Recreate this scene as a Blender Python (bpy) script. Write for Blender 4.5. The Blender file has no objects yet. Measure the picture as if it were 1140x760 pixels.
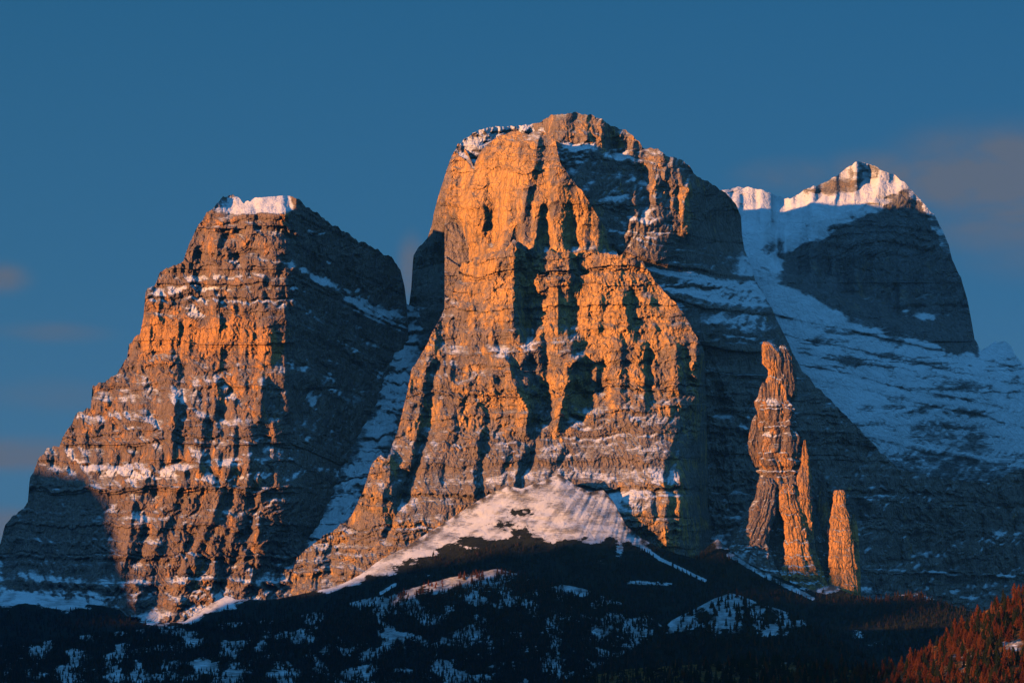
import bpy, math, random
import numpy as np
R = math.radians
# ------------------------------------------------------------------ camera, sky, sun
SC = bpy.context.scene
COL = SC.collection
S = 0.00035            # tangent of one reference pixel
YH = 780.0             # reference row of the eye level
SUN_EL = 3.6
HAZE = 0.000008
SDIR = np.array([-0.76, -0.65, 0.0]); SDIR /= np.linalg.norm(SDIR)      # towards the sun, flat
SUN_DIR = np.array([SDIR[0]*math.cos(R(SUN_EL)), SDIR[1]*math.cos(R(SUN_EL)), math.sin(R(SUN_EL))])

cam_d = bpy.data.cameras.new('camera'); cam = bpy.data.objects.new('camera', cam_d); COL.objects.link(cam)
SC.camera = cam
cam.location = (0, 0, 0); cam.rotation_euler = (R(90), 0, 0)
cam_d.sensor_width = 36.0; cam_d.lens = 36.0/(1140*S)
cam_d.shift_y = (YH-380.0)/1140.0
cam_d.clip_start = 1.0; cam_d.clip_end = 80000.0

w = bpy.data.worlds.new('World'); SC.world = w; w.use_nodes = True
nt = w.node_tree; nt.nodes.clear()
def N(t, typ, **kw):
    n = t.nodes.new(typ)
    for k, v in kw.items():
        if k.startswith('i_'):
            n.inputs[int(k[2:]) if k[2:].isdigit() else k[2:]].default_value = v
        else: setattr(n, k, v)
    return n
sky = N(nt, 'ShaderNodeTexSky', sky_type='NISHITA', sun_disc=False, sun_elevation=R(SUN_EL),
        sun_rotation=math.atan2(SDIR[0], SDIR[1]), altitude=1900, air_density=1.0, dust_density=0.3, ozone_density=6.0)
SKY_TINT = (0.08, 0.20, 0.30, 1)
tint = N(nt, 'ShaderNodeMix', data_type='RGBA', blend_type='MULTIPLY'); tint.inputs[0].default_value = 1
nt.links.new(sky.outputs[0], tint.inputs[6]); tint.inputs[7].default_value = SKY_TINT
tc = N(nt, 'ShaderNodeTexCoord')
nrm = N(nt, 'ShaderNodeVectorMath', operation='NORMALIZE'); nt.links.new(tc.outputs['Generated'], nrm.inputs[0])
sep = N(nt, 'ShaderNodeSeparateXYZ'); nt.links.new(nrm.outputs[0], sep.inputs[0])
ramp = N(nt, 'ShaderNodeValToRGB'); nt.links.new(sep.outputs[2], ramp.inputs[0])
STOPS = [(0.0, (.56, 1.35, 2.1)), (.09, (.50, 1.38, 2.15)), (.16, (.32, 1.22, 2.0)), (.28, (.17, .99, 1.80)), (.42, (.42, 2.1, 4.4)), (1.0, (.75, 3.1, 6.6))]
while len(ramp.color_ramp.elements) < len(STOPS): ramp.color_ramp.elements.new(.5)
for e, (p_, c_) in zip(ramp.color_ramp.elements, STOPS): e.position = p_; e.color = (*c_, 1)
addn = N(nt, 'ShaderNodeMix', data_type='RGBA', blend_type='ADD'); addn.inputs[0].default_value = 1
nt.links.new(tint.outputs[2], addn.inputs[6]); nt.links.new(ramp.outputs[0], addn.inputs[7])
def pdir(x, y):
    v = np.array([(x-570)*S, 1.0, (YH-y)*S]); return v/np.linalg.norm(v)
def cloud_blob(x, y, rx, ry, amp):
    """soft elliptical mask round a sky direction"""
    d = pdir(x, y)
    sub = N(nt, 'ShaderNodeVectorMath', operation='SUBTRACT'); nt.links.new(nrm.outputs[0], sub.inputs[0]); sub.inputs[1].default_value = tuple(d)
    mul = N(nt, 'ShaderNodeVectorMath', operation='MULTIPLY'); nt.links.new(sub.outputs[0], mul.inputs[0])
    mul.inputs[1].default_value = (1/(rx*S), 1/(rx*S), 1/(ry*S))
    ln = N(nt, 'ShaderNodeVectorMath', operation='LENGTH'); nt.links.new(mul.outputs[0], ln.inputs[0])
    mr = N(nt, 'ShaderNodeMapRange', interpolation_type='SMOOTHERSTEP'); nt.links.new(ln.outputs['Value'], mr.inputs[0])
    mr.inputs[1].default_value = 0.0; mr.inputs[2].default_value = 1.0; mr.inputs[3].default_value = amp; mr.inputs[4].default_value = 0
    return mr.outputs[0]
acc = None
for b in [(1095,195,165,80,1.0),(1120,245,120,60,.8),(985,195,110,42,.7),(880,196,90,30,.6),(1150,280,120,50,.35),
          (5,310,45,26,.75),(60,370,90,18,.35),(20,505,150,30,.85),(-10,585,110,32,1.0),(60,440,120,30,.2),(458,300,26,60,.7)]:
    o = cloud_blob(*b)
    if acc is None: acc = o
    else:
        mx = N(nt, 'ShaderNodeMath', operation='MAXIMUM'); nt.links.new(acc, mx.inputs[0]); nt.links.new(o, mx.inputs[1]); acc = mx.outputs[0]
mp = N(nt, 'ShaderNodeMapping'); mp.inputs['Scale'].default_value = (1, 1, 2.2); nt.links.new(nrm.outputs[0], mp.inputs[0])
cn = N(nt, 'ShaderNodeTexNoise'); nt.links.new(mp.outputs[0], cn.inputs['Vector'])
cn.inputs['Scale'].default_value = 26; cn.inputs['Detail'].default_value = 7; cn.inputs['Roughness'].default_value = .55; cn.inputs['Distortion'].default_value = .3
cr = N(nt, 'ShaderNodeMapRange'); nt.links.new(cn.outputs[0], cr.inputs[0])
for i, v in ((1,.32),(2,.62),(3,.5),(4,1.7)): cr.inputs[i].default_value = v
cm = N(nt, 'ShaderNodeMath', operation='MULTIPLY', use_clamp=True); nt.links.new(acc, cm.inputs[0]); nt.links.new(cr.outputs[0], cm.inputs[1])
cm2 = N(nt, 'ShaderNodeMath', operation='MULTIPLY'); nt.links.new(cm.outputs[0], cm2.inputs[0]); cm2.inputs[1].default_value = .95
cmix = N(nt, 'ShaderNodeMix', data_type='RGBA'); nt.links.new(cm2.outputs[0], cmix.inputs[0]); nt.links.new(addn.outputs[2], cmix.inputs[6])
CLOUD = (1.08, 1.36, 1.90, 1)
cmix.inputs[7].default_value = CLOUD
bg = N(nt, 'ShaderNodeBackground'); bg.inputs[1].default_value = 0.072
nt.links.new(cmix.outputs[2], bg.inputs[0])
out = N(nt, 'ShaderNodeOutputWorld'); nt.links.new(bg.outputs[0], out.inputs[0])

sun_d = bpy.data.lights.new('sun', 'SUN'); sun = bpy.data.objects.new('sun', sun_d); COL.objects.link(sun)
sun_d.energy = 5.0; sun_d.angle = R(0.55); sun_d.color = (1.0, 0.46, 0.17)
from mathutils import Vector
sun.rotation_euler = Vector(tuple(SUN_DIR)).to_track_quat('Z', 'Y').to_euler()
SC.view_settings.view_transform = 'Standard'; SC.view_settings.look = 'None'
SC.view_settings.exposure = 0.52; SC.view_settings.gamma = 1.0

SC.cycles.diffuse_bounces = 0

# ------------------------------------------------------------------ numeric helpers
def hsh(ix, iy, seed):
    h = (ix.astype(np.int64)*374761393 + iy.astype(np.int64)*668265263 + seed*2147483647) & 0xFFFFFFFF
    h = ((h ^ (h >> 13))*1274126177) & 0xFFFFFFFF
    h = ((h ^ (h >> 16))*2246822519) & 0xFFFFFFFF
    h = h ^ (h >> 15)
    return (h & 0xFFFFFF)/float(0x1000000)
def pn(x, y, seed=0):
    x0 = np.floor(x); y0 = np.floor(y); fx = x-x0; fy = y-y0
    u = fx*fx*fx*(fx*(fx*6-15)+10); v = fy*fy*fy*(fy*(fy*6-15)+10)
    r = 0
    for dx in (0, 1):
        for dy in (0, 1):
            a = hsh(x0+dx, y0+dy, seed)*6.2831853
            g = np.cos(a)*(fx-dx)+np.sin(a)*(fy-dy)
            r = r + g*(u if dx else 1-u)*(v if dy else 1-v)
    return r*1.5
def fbm(x, y, seed=0, o=4, g=.5):
    r = 0; a = 1; t = 0
    for i in range(o):
        r = r+a*pn(x*2**i+i*17.3, y*2**i-i*9.1, seed+i*31); t += a; a *= g
    return r/t
def ridged(x, y, seed=0, o=3, g=.5):
    r = 0; a = 1; t = 0
    for i in range(o):
        r = r+a*(1-2*np.abs(pn(x*2**i+i*7.7, y*2**i+i*3.3, seed+i*13))); t += a; a *= g
    return r/t
def crag(x, y, seed=0, k=(1.0, .55)):
    """faceted buttresses: upper envelope of random leaning wedges, cell size 1 (fits -.5...5)"""
    x0 = np.floor(x); y0 = np.floor(y); best = np.full(x.shape, -9.0)
    for dx in (-1, 0, 1):
        for dy in (-1, 0, 1):
            cx = x0+dx; cy = y0+dy
            px = cx+.15+.7*hsh(cx, cy, seed); py = cy+.15+.7*hsh(cx, cy, seed+1)
            a = hsh(cx, cy, seed+2); l = (hsh(cx, cy, seed+3)-.5)*.8; q = .6+.9*hsh(cx, cy, seed+4)
            ex = x-px-l*(y-py); ey = y-py
            d = np.maximum(np.abs(ex)*k[0]*np.where(ex > 0, q, 1.6-q*.6), np.where(ey < 0, -ey*1.6, ey*.35)*k[1]*1.2)+.25*np.abs(ex)
            best = np.maximum(best, a*.7-d)
    return best
def sst(a, b, x):
    t = np.clip((x-a)/(b-a), 0, 1); return t*t*(3-2*t)
def tps(pts):
    p = np.array(pts, float); xy = p[:, :2]/100; n = len(p)
    d = np.hypot(xy[:, None, 0]-xy[None, :, 0], xy[:, None, 1]-xy[None, :, 1])
    K = np.where(d > 0, d*d*np.log(d+1e-12), 0)+np.eye(n)*.02
    P = np.c_[np.ones(n), xy]; A = np.zeros((n+3, n+3)); A[:n, :n] = K; A[:n, n:] = P; A[n:, :n] = P.T
    c = np.linalg.solve(A, np.r_[p[:, 2], 0, 0, 0])
    def f(x, y):
        x = np.asarray(x, float)/100; y = np.asarray(y, float)/100
        r = c[n]+c[n+1]*x+c[n+2]*y
        for i in range(n):
            q = (x-xy[i, 0])**2+(y-xy[i, 1])**2
            r = r+c[i]*.5*q*np.log(q+1e-12)
        return r
    return f
def blobs(x, y, L):
    r = np.zeros(np.broadcast(x, y).shape)
    for bx, by, rx, ry, v in L: r = r+v*np.exp(-((x-bx)/rx)**2-((y-by)/ry)**2)
    return r
def pl(L, x): a = np.array(L, float); return np.interp(x, a[:, 0], a[:, 1])
VL = .72
def vlines(x, y, L):
    """buttress / gully lines running down the face: (points [(x,y)...], relief m, left width, right width)"""
    r = np.zeros(x.shape)
    for i, (P, amp, wl, wr) in enumerate(L):
        a = np.array(P, float); a = a[np.argsort(a[:, 1])]
        yt = np.arange(0, 900, 2.0)
        lx = np.interp(y, yt, np.interp(yt, a[:, 1], a[:, 0])+3.5*fbm(yt*.045, yt*0+i*3.3, 1200+i, 3)+1.2*fbm(yt*.2, yt*0+i*3.3, 1250+i, 2))
        amp = VL*amp*np.interp(y, yt, np.clip(.85+1.1*fbm(yt*.05, yt*0+i*7.7, 1300+i, 3), .2, 1.3))
        f = sst(a[0, 1]-8, a[0, 1]+6, y)*(1-sst(a[-1, 1]-6, a[-1, 1]+14, y))
        d = x-lx
        t = np.clip(1-np.where(d < 0, -d/wl, d/wr), 0, 1)
        r = r-amp*f*t
    return r
def ledges(x, y, L):
    """benches: (points [(x,y)...], recession m, height px)"""
    r = np.zeros(x.shape)
    for i, (P, amp, h) in enumerate(L):
        a = np.array(P, float); ly = np.interp(x, a[:, 0], a[:, 1])+9*fbm(x*.03, x*0+i*3.7, 300+i, 4)-3.5*crag(x*.09, x*0+i, 400+i)
        amp = amp*np.clip(.65+1.7*fbm(x*.03, x*0+i*5.1, 500+i, 3), .05, 1.6)
        f = sst(a[0, 0]-12, a[0, 0]+8, x)*(1-sst(a[-1, 0]-8, a[-1, 0]+12, x))
        t = np.clip((ly-y)/h, 0, 1)
        # recede over the bench and lean back out above it
        back = 1-.75*sst(0, 1, (ly-h-y)/70.0)
        r = r+amp*f*t*back
    return r
def strata(s, seed, lo=3.0, hi=12.0, n=400):
    rs = np.random.RandomState(seed)
    th = rs.uniform(lo, hi, n)*np.where(rs.rand(n) < .2, 1.9, 1); e = np.cumsum(th)-800
    v = rs.uniform(-1, 1, n)
    xs = np.empty(2*n); ys = np.empty(2*n)
    xs[0::2] = e; xs[1::2] = e+th*.72; ys[0::2] = v; ys[1::2] = v
    return np.interp(s, xs, ys)

def layershift(s, seed, lo, hi, tr=1.6, n=260):
    rs = np.random.RandomState(seed); th = rs.uniform(lo, hi, n); e = np.cumsum(th)-700; v = rs.uniform(-1, 1, n)
    xs = np.empty(2*n); ys = np.empty(2*n); xs[0::2] = e; xs[1::2] = e+th-tr; ys[0::2] = v; ys[1::2] = v
    return np.interp(s, xs, ys)

# ------------------------------------------------------------------ mesh helpers
def mesh_from(name, co, faces, mats, attrs=None, smooth=True):
    me = bpy.data.meshes.new(name)
    co = np.ascontiguousarray(co, np.float32); f = np.ascontiguousarray(faces, np.int32)
    k = f.shape[1]
    me.vertices.add(len(co)); me.vertices.foreach_set('co', co.ravel())
    me.loops.add(f.size); me.loops.foreach_set('vertex_index', f.ravel())
    me.polygons.add(len(f)); me.polygons.foreach_set('loop_start', np.arange(0, f.size, k, dtype=np.int32))
    me.polygons.foreach_set('loop_total', np.full(len(f), k, np.int32))
    me.polygons.foreach_set('use_smooth', np.full(len(f), smooth, bool))
    me.update(calc_edges=True)
    for m in (mats if isinstance(mats, (list, tuple)) else [mats]): me.materials.append(m)
    for an, av in (attrs or {}).items():
        at = me.attributes.new(an, 'FLOAT', 'POINT'); at.data.foreach_set('value', np.ascontiguousarray(av, np.float32).ravel())
    return me
def link(name, me, parent=None):
    o = bpy.data.objects.new(name, me); COL.objects.link(o)
    if parent is not None: o.parent = parent
    return o
def world(px, py, Y): return np.stack([(px-570)*S*Y, Y, (YH-py)*S*Y], -1)
def grid_faces(r, c):
    i = np.arange(r*c).reshape(r, c)
    return np.stack([i[:-1, :-1], i[:-1, 1:], i[1:, 1:], i[1:, :-1]], -1).reshape(-1, 4)
def blur(a, n):
    for _ in range(n):
        a = (np.roll(a, 1, 0)+np.roll(a, -1, 0)+2*a)/4; a = (np.roll(a, 1, 1)+np.roll(a, -1, 1)+2*a)/4
    return a
LAYERS = {}
def relief(name, x0, x1, step, top, bot, F, mat, snowf, ochref=None, vegf=None, jag=3.0, plateau=60, drop=1.4, seed=1, vstep=1.05, jf=.11, smooth=False):
    cols = np.arange(x0, x1+step, step); nc = len(cols)
    j = jag*(crag(cols*jf, cols*0+seed, seed+5)*1.1+.25)+jag*.35*fbm(cols*.45, cols*0+3.3, seed+8, 3)
    if name == 'rock_massif' and x0 == -60: j = j*(1-.85*sst(278, 288, cols)*(1-sst(322, 332, cols)))      # smooth snow cap
    t = pl(top, cols)-j
    b = pl(bot, cols) if not np.isscalar(bot) else np.full(nc, float(bot))
    hmax = (b-t).max(); nr = int(hmax/vstep)+2
    py = np.maximum(b[None, :]-np.arange(nr)[:, None]*vstep, t[None, :]); px = np.repeat(cols[None, :], nr, 0)
    dead = (py[1:] == t[None, :]) & (py[:-1] == t[None, :])
    Y = F(px, py)
    P = world(px, py, Y)
    du = np.gradient(P, axis=1); dv = np.gradient(P, axis=0)
    n = np.cross(du, dv); n /= np.linalg.norm(n, axis=-1, keepdims=True)+1e-9
    nz = n[..., 2]; nz[1:][dead] = .6
    nzb = .72*blur(nz, 1)+.28*blur(nz, 5)
    sn = snowf(px, py, nzb)
    oc = ochref(px, py, nz) if ochref else px*0
    ve = vegf(px, py, nz) if vegf else px*0
    # top and back: a short plateau, then the far side falling away
    K = 14; back = []; Pt = P[-1]
    for i in range(1, K+1):
        q = i/K; dist = plateau*min(1, q*2.5)+ (max(0, q-.3))*1100
        fall = 1.0*(dist*.16) if q < .4 else plateau*.16+(q-.4)*(1/.6)*(Pt[:, 2]+80)
        nn = fbm(cols*.05, cols*0+i*.7, seed+77, 3)*min(dist, 60)*.35
        Q = Pt.copy(); Q[:, 1] += dist; Q[:, 0] *= 1+0*dist; Q[:, 2] = np.maximum(Pt[:, 2]-fall-2+nn-abs(nn), -60)
        back.append(Q)
    A = np.concatenate([P, np.array(back)], 0)
    pad = lambda a, val=None: np.concatenate([a, np.repeat(a[-1:], K, 0) if val is None else np.full((K, nc), val)], 0)
    gf = grid_faces(nr+K, nc); dq = np.zeros((nr+K-1, nc-1), bool); dq[:nr-1] = dead[:, :-1] & dead[:, 1:]
    gf = gf[~dq.ravel()]
    me = mesh_from(name, A.reshape(-1, 3), gf, mat,
                   {'snow': pad(sn, .75), 'ochre': pad(oc), 'veg': pad(ve)}, smooth)
    o = link(name, me)
    LAYERS[name] = dict(F=F, top=(cols, t), bot=(cols, b))
    return o
def tag(o, label=None, cat=None, group=None, kind=None):
    if label: o['label'] = label
    if cat: o['category'] = cat
    if group: o['group'] = group
    if kind: o['kind'] = kind
    return o

# ------------------------------------------------------------------ materials
def rock_material(name, grey, dark, ochre, snowcol=(.82, .84, .88), fine=1.0, snoise=1.0, bump=3.8, vegcol=(.012, .016, .010)):
    m = bpy.data.materials.new(name); m.use_nodes = True; t = m.node_tree; t.nodes.clear()
    L = t.links.new
    geo = N(t, 'ShaderNodeNewGeometry')
    def noise(scale, sx=1, sy=1, sz=1, det=5, rough=.6, dist=0.0):
        mp = N(t, 'ShaderNodeMapping'); mp.inputs['Scale'].default_value = (sx, sy, sz); L(geo.outputs['Position'], mp.inputs[0])
        n = N(t, 'ShaderNodeTexNoise'); L(mp.outputs[0], n.inputs['Vector']); n.inputs['Scale'].default_value = scale
        n.inputs['Detail'].default_value = det; n.inputs['Roughness'].default_value = rough; n.inputs['Distortion'].default_value = dist
        return n.outputs[0]
    def rng(s, a, b, c=0., d=1., kind='LINEAR'):
        n = N(t, 'ShaderNodeMapRange', interpolation_type=kind); L(s, n.inputs[0])
        for i, v in ((1, a), (2, b), (3, c), (4, d)): n.inputs[i].default_value = v
        return n.outputs[0]
    def mix(f, a, b, mode='MIX'):
        n = N(t, 'ShaderNodeMix', data_type='RGBA', blend_type=mode)
        if isinstance(f, float): n.inputs[0].default_value = f
        else: L(f, n.inputs[0])
        for s, i in ((a, 6), (b, 7)):
            if isinstance(s, tuple): n.inputs[i].default_value = (*s, 1) if len(s) == 3 else s
            else: L(s, n.inputs[i])
        return n.outputs[2]
    def ma(op, a, b, clamp=False):
        n = N(t, 'ShaderNodeMath', operation=op, use_clamp=clamp)
        for s, i in ((a, 0), (b, 1)):
            if isinstance(s, (int, float)): n.inputs[i].default_value = s
            else: L(s, n.inputs[i])
        return n.outputs[0]
    def attr(nm): n = N(t, 'ShaderNodeAttribute', attribute_name=nm); return n.outputs['Fac']
    def voro(scale, sx, sy, sz, feat='DISTANCE_TO_EDGE'):
        mp = N(t, 'ShaderNodeMapping'); mp.inputs['Scale'].default_value = (sx, sy, sz)
        ad = N(t, 'ShaderNodeVectorMath', operation='MULTIPLY_ADD'); nn = N(t, 'ShaderNodeTexNoise'); L(geo.outputs['Position'], nn.inputs['Vector']); nn.inputs['Scale'].default_value = .06; nn.inputs['Detail'].default_value = 4
        L(nn.outputs['Color'], ad.inputs[0]); ad.inputs[1].default_value = (14, 14, 14); L(geo.outputs['Position'], ad.inputs[2])
        L(ad.outputs[0], mp.inputs[0]); v = N(t, 'ShaderNodeTexVoronoi', feature=feat); L(mp.outputs[0], v.inputs['Vector']); v.inputs['Scale'].default_value = scale
        return v
    crk1 = voro(.035, 1, 1, .45).outputs['Distance']; crk2 = voro(.11, 1, 1, .6).outputs['Distance']
    cellc = voro(.06, 1, 1, .5, 'F1').outputs['Color']
    streak = noise(.07, 1, 1, .14, 7, .7, .1)         # dark water streaks running down
    beds = noise(.09, .06, .06, 1.0, 5, .7, .2)          # thin level beds
    mott = noise(.02, det=8, rough=.68)
    fine_n = noise(.32*fine, det=4, rough=.7)
    c = mix(rng(mott, .35, .65), grey, tuple(v*.68 for v in grey))
    oc = ma('ADD', attr('ochre'), ma('MULTIPLY', ma('ADD', ma('SUBTRACT', noise(.03, 1, 1, .6, 8, .66, .1), .5), ma('MULTIPLY', ma('SUBTRACT', cellc, .5), .22)), 1.5))
    oc = rng(oc, .36, .60, kind='LINEAR')
    och = mix(rng(mott, .4, .7), ochre, tuple(v*.72 for v in ochre))
    c = mix(oc, c, och)
    c = mix(rng(streak, .50, .68, 0, .75), c, dark)
    c = mix(rng(beds, .5, .72, 0, .45), c, tuple(v*.5 for v in grey))
    c = mix(rng(crk2, .0, .07, .35, 0), c, dark)
    c = mix(rng(crk1, .0, .045, .5, 0), c, dark)
    c = mix(rng(fine_n, .35, .65, 0., .55), c, mix(1.0, c, (1.45, 1.45, 1.45), 'MULTIPLY'))
    snn = ma('ADD', ma('MULTIPLY', ma('SUBTRACT', noise(.20, .28, .28, 2.2, 4, .75), .5), 1.3), ma('MULTIPLY', ma('SUBTRACT', noise(.03, 1, 1, 1.2, 5, .7), .5), .5))
    sn = ma('ADD', attr('snow'), ma('MULTIPLY', snn, snoise))
    sn = rng(sn, .47, .80, kind='LINEAR')
    ve = ma('ADD', attr('veg'), ma('MULTIPLY', ma('SUBTRACT', noise(.09, 1, 1, 1.6, 5, .75), .5), 1.3))
    ve = rng(ve, .46, .56, kind='SMOOTHSTEP')
    c = mix(sn, c, mix(rng(mott, .3, .7), snowcol, tuple(v*.8 for v in snowcol)))
    c = mix(ve, c, vegcol)
    b1 = N(t, 'ShaderNodeBump'); b1.inputs['Strength'].default_value = 1.0; b1.inputs['Distance'].default_value = bump
    hh = ma('ADD', fine_n, ma('MULTIPLY', noise(.11, 1, 1, .45, 6, .7, .3), 1.8))
    hh = ma('ADD', hh, ma('MULTIPLY', beds, .8))
    hh = ma('ADD', hh, ma('ADD', rng(crk1, 0, .12, 0, 1.1), rng(crk2, 0, .15, 0, .6)))
    L(ma('MULTIPLY', hh, ma('SUBTRACT', 1.0, ma('MULTIPLY', sn, .7))), b1.inputs['Height'])
    p = N(t, 'ShaderNodeBsdfDiffuse'); L(c, p.inputs['Color']); p.inputs['Roughness'].default_value = .6; L(b1.outputs[0], p.inputs['Normal'])
    o = N(t, 'ShaderNodeOutputMaterial'); L(p.outputs[0], o.inputs[0])
    return m
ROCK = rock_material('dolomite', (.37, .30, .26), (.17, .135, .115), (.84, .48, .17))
ROCK_SHADE = rock_material('shaded_dolomite', (.26, .245, .24), (.12, .115, .11), (.38, .29, .20))  # shaded copy of the dolomite: shade put into a darker, greyer colour
ROCK_RED = rock_material('red_dolomite', (.35, .27, .23), (.15, .11, .095), (.80, .41, .14))
TERR = rock_material('alpine_ground', (.16, .14, .12), (.08, .07, .06), (.12, .09, .05), vegcol=(.024, .028, .022), snowcol=(.70, .73, .78), snoise=.6, bump=1.6)

# ------------------------------------------------------------------ the massifs
def rockdetail(x, y, seed, big=1., mid=1., small=1., dip=0., strat=1., lean=0.):
    wx = x+5*fbm(x*.03, y*.03, seed+1, 3)+lean*y; wy = y+7*fbm(x*.02+9, y*.03, seed+2, 3)
    d = np.zeros(x.shape)
    s0 = y+dip*x+6*fbm(x*.015, y*.01, seed+9, 2)+3.0*fbm(x*.10, y*.03, seed+19, 2)
    wm = wx+16*layershift(s0, seed+41, 16, 42); wq = wx+9*layershift(s0, seed+42, 8, 20); wz = wx+5*layershift(s0, seed+43, 4, 10)
    m1 = .75+.5*fbm(x*.012, y*.012, seed+60, 2); m2v = np.clip(.9+1.5*fbm(x*.022, y*.026, seed+61, 3), .2, 1.8)
    d -= 34*big*crag(wx/44, wy/62, seed+3, (1.2, .9))
    d -= 24*mid*m1*crag(wm/19+.3*fbm(wx/30, wy/30, seed+4, 2), wy/27, seed+5, (1.2, .95))
    d -= 11*mid*m2v*crag(wq/8.3, wy/11, seed+6, (1.2, .95))
    d -= 5.2*small*m2v*crag(wz/3.9, wy/5.2, seed+7, (1.2, .95))
    d += 2.2*small*fbm(wx/3.1, wy/4.2, seed+8, 3)
    s = wy+dip*x+7*fbm(x*.02, y*.01, seed+9, 2)+3.0*fbm(x*.11, y*.03, seed+19, 2)-2.2*crag(x*.16, y*.02, seed+29)
    lat = .45+1.0*fbm(x*.03, y*.012, seed+10, 2)
    d += strat*(11.0*strata(s, seed+11, 5, 15)*(lat+.2)+6.0*strata(s*1.0+.5*fbm(x*.1, y*.02, seed+12, 2), seed+13, 2.2, 6))
    return d

# --- left massif
lm_top = [(-60,650),(-20,625),(0,606),(6,584),(20,572),(31,560),(33,535),(42,515),(52,502),(66,497),(74,482),(85,463),(101,455),(103,430),
 (122,424),(135,410),(142,400),(143,385),(156,372),(160,350),(162,326),(174,318),(178,305),(204,291),(212,270),(222,250),(229,240),(238,233),(246,223),(255,218),
 (262,219),(270,227),(283,221),(300,219),(316,218),(326,219),(338,229),(350,237),(363,248),(375,255),(392,264),(400,270),(420,279),(436,288),(446,302),(451,322),(453,345),(456,400),(470,520),(480,620)]
lm_b = tps([(325,218,5900),(321,300,5850),(318,400,5790),(320,480,5720),(328,560,5620),(312,640,5540),(335,655,5540),
 (385,262,6120),(450,300,6360),(385,340,6080),(380,400,6030),(430,400,6230),(370,480,5925),(405,480,6060),(360,560,5790),(345,602,5700),(400,560,5950),(440,480,6150),(460,560,6150),
 (256,222,5950),(250,300,5890),(215,290,5940),(170,330,5975),(240,400,5820),(170,390,5900),(145,400,5960),(240,440,5730),(100,440,5930),(60,500,5900),
 (200,500,5650),(100,550,5720),(210,600,5540),(150,680,5450),(230,675,5440),(35,540,5880),(0,620,5850),(60,630,5660),(0,690,5600),(-60,690,5700)])
lm_v = [([(316,222),(318,300),(316,400),(322,480)],34,34,6),
 ([(282,235),(284,285)],12,12,4),([(252,230),(246,262),(240,285)],14,12,5),([(268,235),(262,280)],-12,6,6),
 ([(230,250),(214,285)],16,10,6),
 ([(178,325),(174,360),(180,400)],26,14,8),([(166,330),(158,372),(146,398)],14,8,6),([(204,360),(199,395)],-26,5,5),
 ([(245,330),(244,400)],20,16,3),([(196,365),(188,400)],14,12,6),
 ([(262,395),(266,425)],26,12,9),([(240,420),(236,470)],34,18,8),([(222,395),(226,430)],14,16,10),
 ([(158,430),(150,500)],26,24,8),([(115,440),(108,480)],20,16,8),([(180,420),(178,470)],-28,14,8),([(196,445),(188,500)],30,16,7),
 ([(225,460),(222,520)],34,16,8),([(240,460),(232,520),(244,540)],-34,12,10),([(290,425),(286,480),(276,520)],34,18,8),([(262,440),(256,500)],22,14,8),
 ([(130,490),(160,520)],22,24,12),([(150,530),(146,580),(138,640)],38,20,16),
 ([(176,530),(166,590),(140,650)],-26,10,10),([(205,520),(190,570),(168,620),(150,680)],32,22,10),([(228,540),(216,600),(190,650)],-26,8,8),
 ([(256,520),(236,580),(216,620),(196,680)],40,24,9),([(286,540),(282,580),(262,620),(246,660)],-36,12,10),
 ([(312,560),(300,610),(270,660)],38,26,10),([(292,550),(286,600)],36,12,5),([(250,600),(244,660)],-30,8,6)]
lm_l = [([(165,330),(200,322),(250,305),(290,300),(322,300)],26,10),([(190,347),(230,345),(318,345)],16,7),
 ([(215,300),(260,292),(318,285)],12,5),([(140,403),(200,402),(235,410),(318,415)],40,10),([(90,470),(160,468),(230,478),(310,470)],26,8),
 ([(60,528),(150,525),(230,520),(315,512)],34,7),([(120,585),(240,575),(300,560)],22,7),
 ([(322,296),(365,320),(405,345),(452,360)],34,7),([(322,335),(360,362),(430,392)],24,6),([(322,410),(360,425),(400,460)],30,8),([(330,470),(380,500)],20,8),
 ([(340,560),(380,530)],10,6)]
def F_lm(x, y):
    yy = y; xw = x+2.5*fbm(x*.06, y*.06, 901, 3)
    right = sst(318, 332, x)*sst(620, 520, y)
    r = lm_b(x, y)
    sh = blobs(x, y, [(70,600,75,70,.8)])
    k = (1-.2*right)*(1-.45*sh)*(1-.55*np.exp(-((x-306)/13.0)**2)*sst(500, 470, y))*(1-.45*blobs(x, y, [(240,370,80,28,1)]))
    r = r+vlines(xw, y, lm_v)+ledges(x, y+3*fbm(x*.05, y*.02, 77, 3), lm_l)
    sl = np.interp(x, [240,262,290,324], [248,241,237,235])+4*fbm(x*.05, y*.05, 71, 2); r = r+125*sst(232, 262, x)*(1-sst(322, 330, x))*np.clip((sl-y)/22, 0, 1.3)
    dip = -.42*right
    r = r+(rockdetail(x, y, 100, .7*k, .95*k, 1.0, 0, 1.2*(1-right))+right*strat_dip(x, y))*(1-.88*blobs(x, y, [(296,226,30,10,1)]))
    return r
def strat_dip(x, y):
    s = y-.46*(x-320)+3*fbm(x*.03, y*.03, 5, 3)
    return 9*strata(s, 31, 5, 18)*(.7+.5*fbm(x*.03, y*.03, 6, 2))+3*strata(s, 33, 2, 6)
def nfield(x, y, sx, sy, seed, o=4): return fbm(x/sx, y/sy, seed, o)
def lnd(x, y, L, wd):
    r = np.zeros(x.shape)
    for P in L:
        a = np.array(P, float)
        for (xa, ya), (xb, yb) in zip(a[:-1], a[1:]):
            t = np.clip(((x-xa)*(xb-xa)+(y-ya)*(yb-ya))/((xb-xa)**2+(yb-ya)**2), 0, 1)
            r = np.maximum(r, np.exp(-(((x-xa-t*(xb-xa))**2+(y-ya-t*(yb-ya))**2)/wd**2)))
    return r
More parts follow.
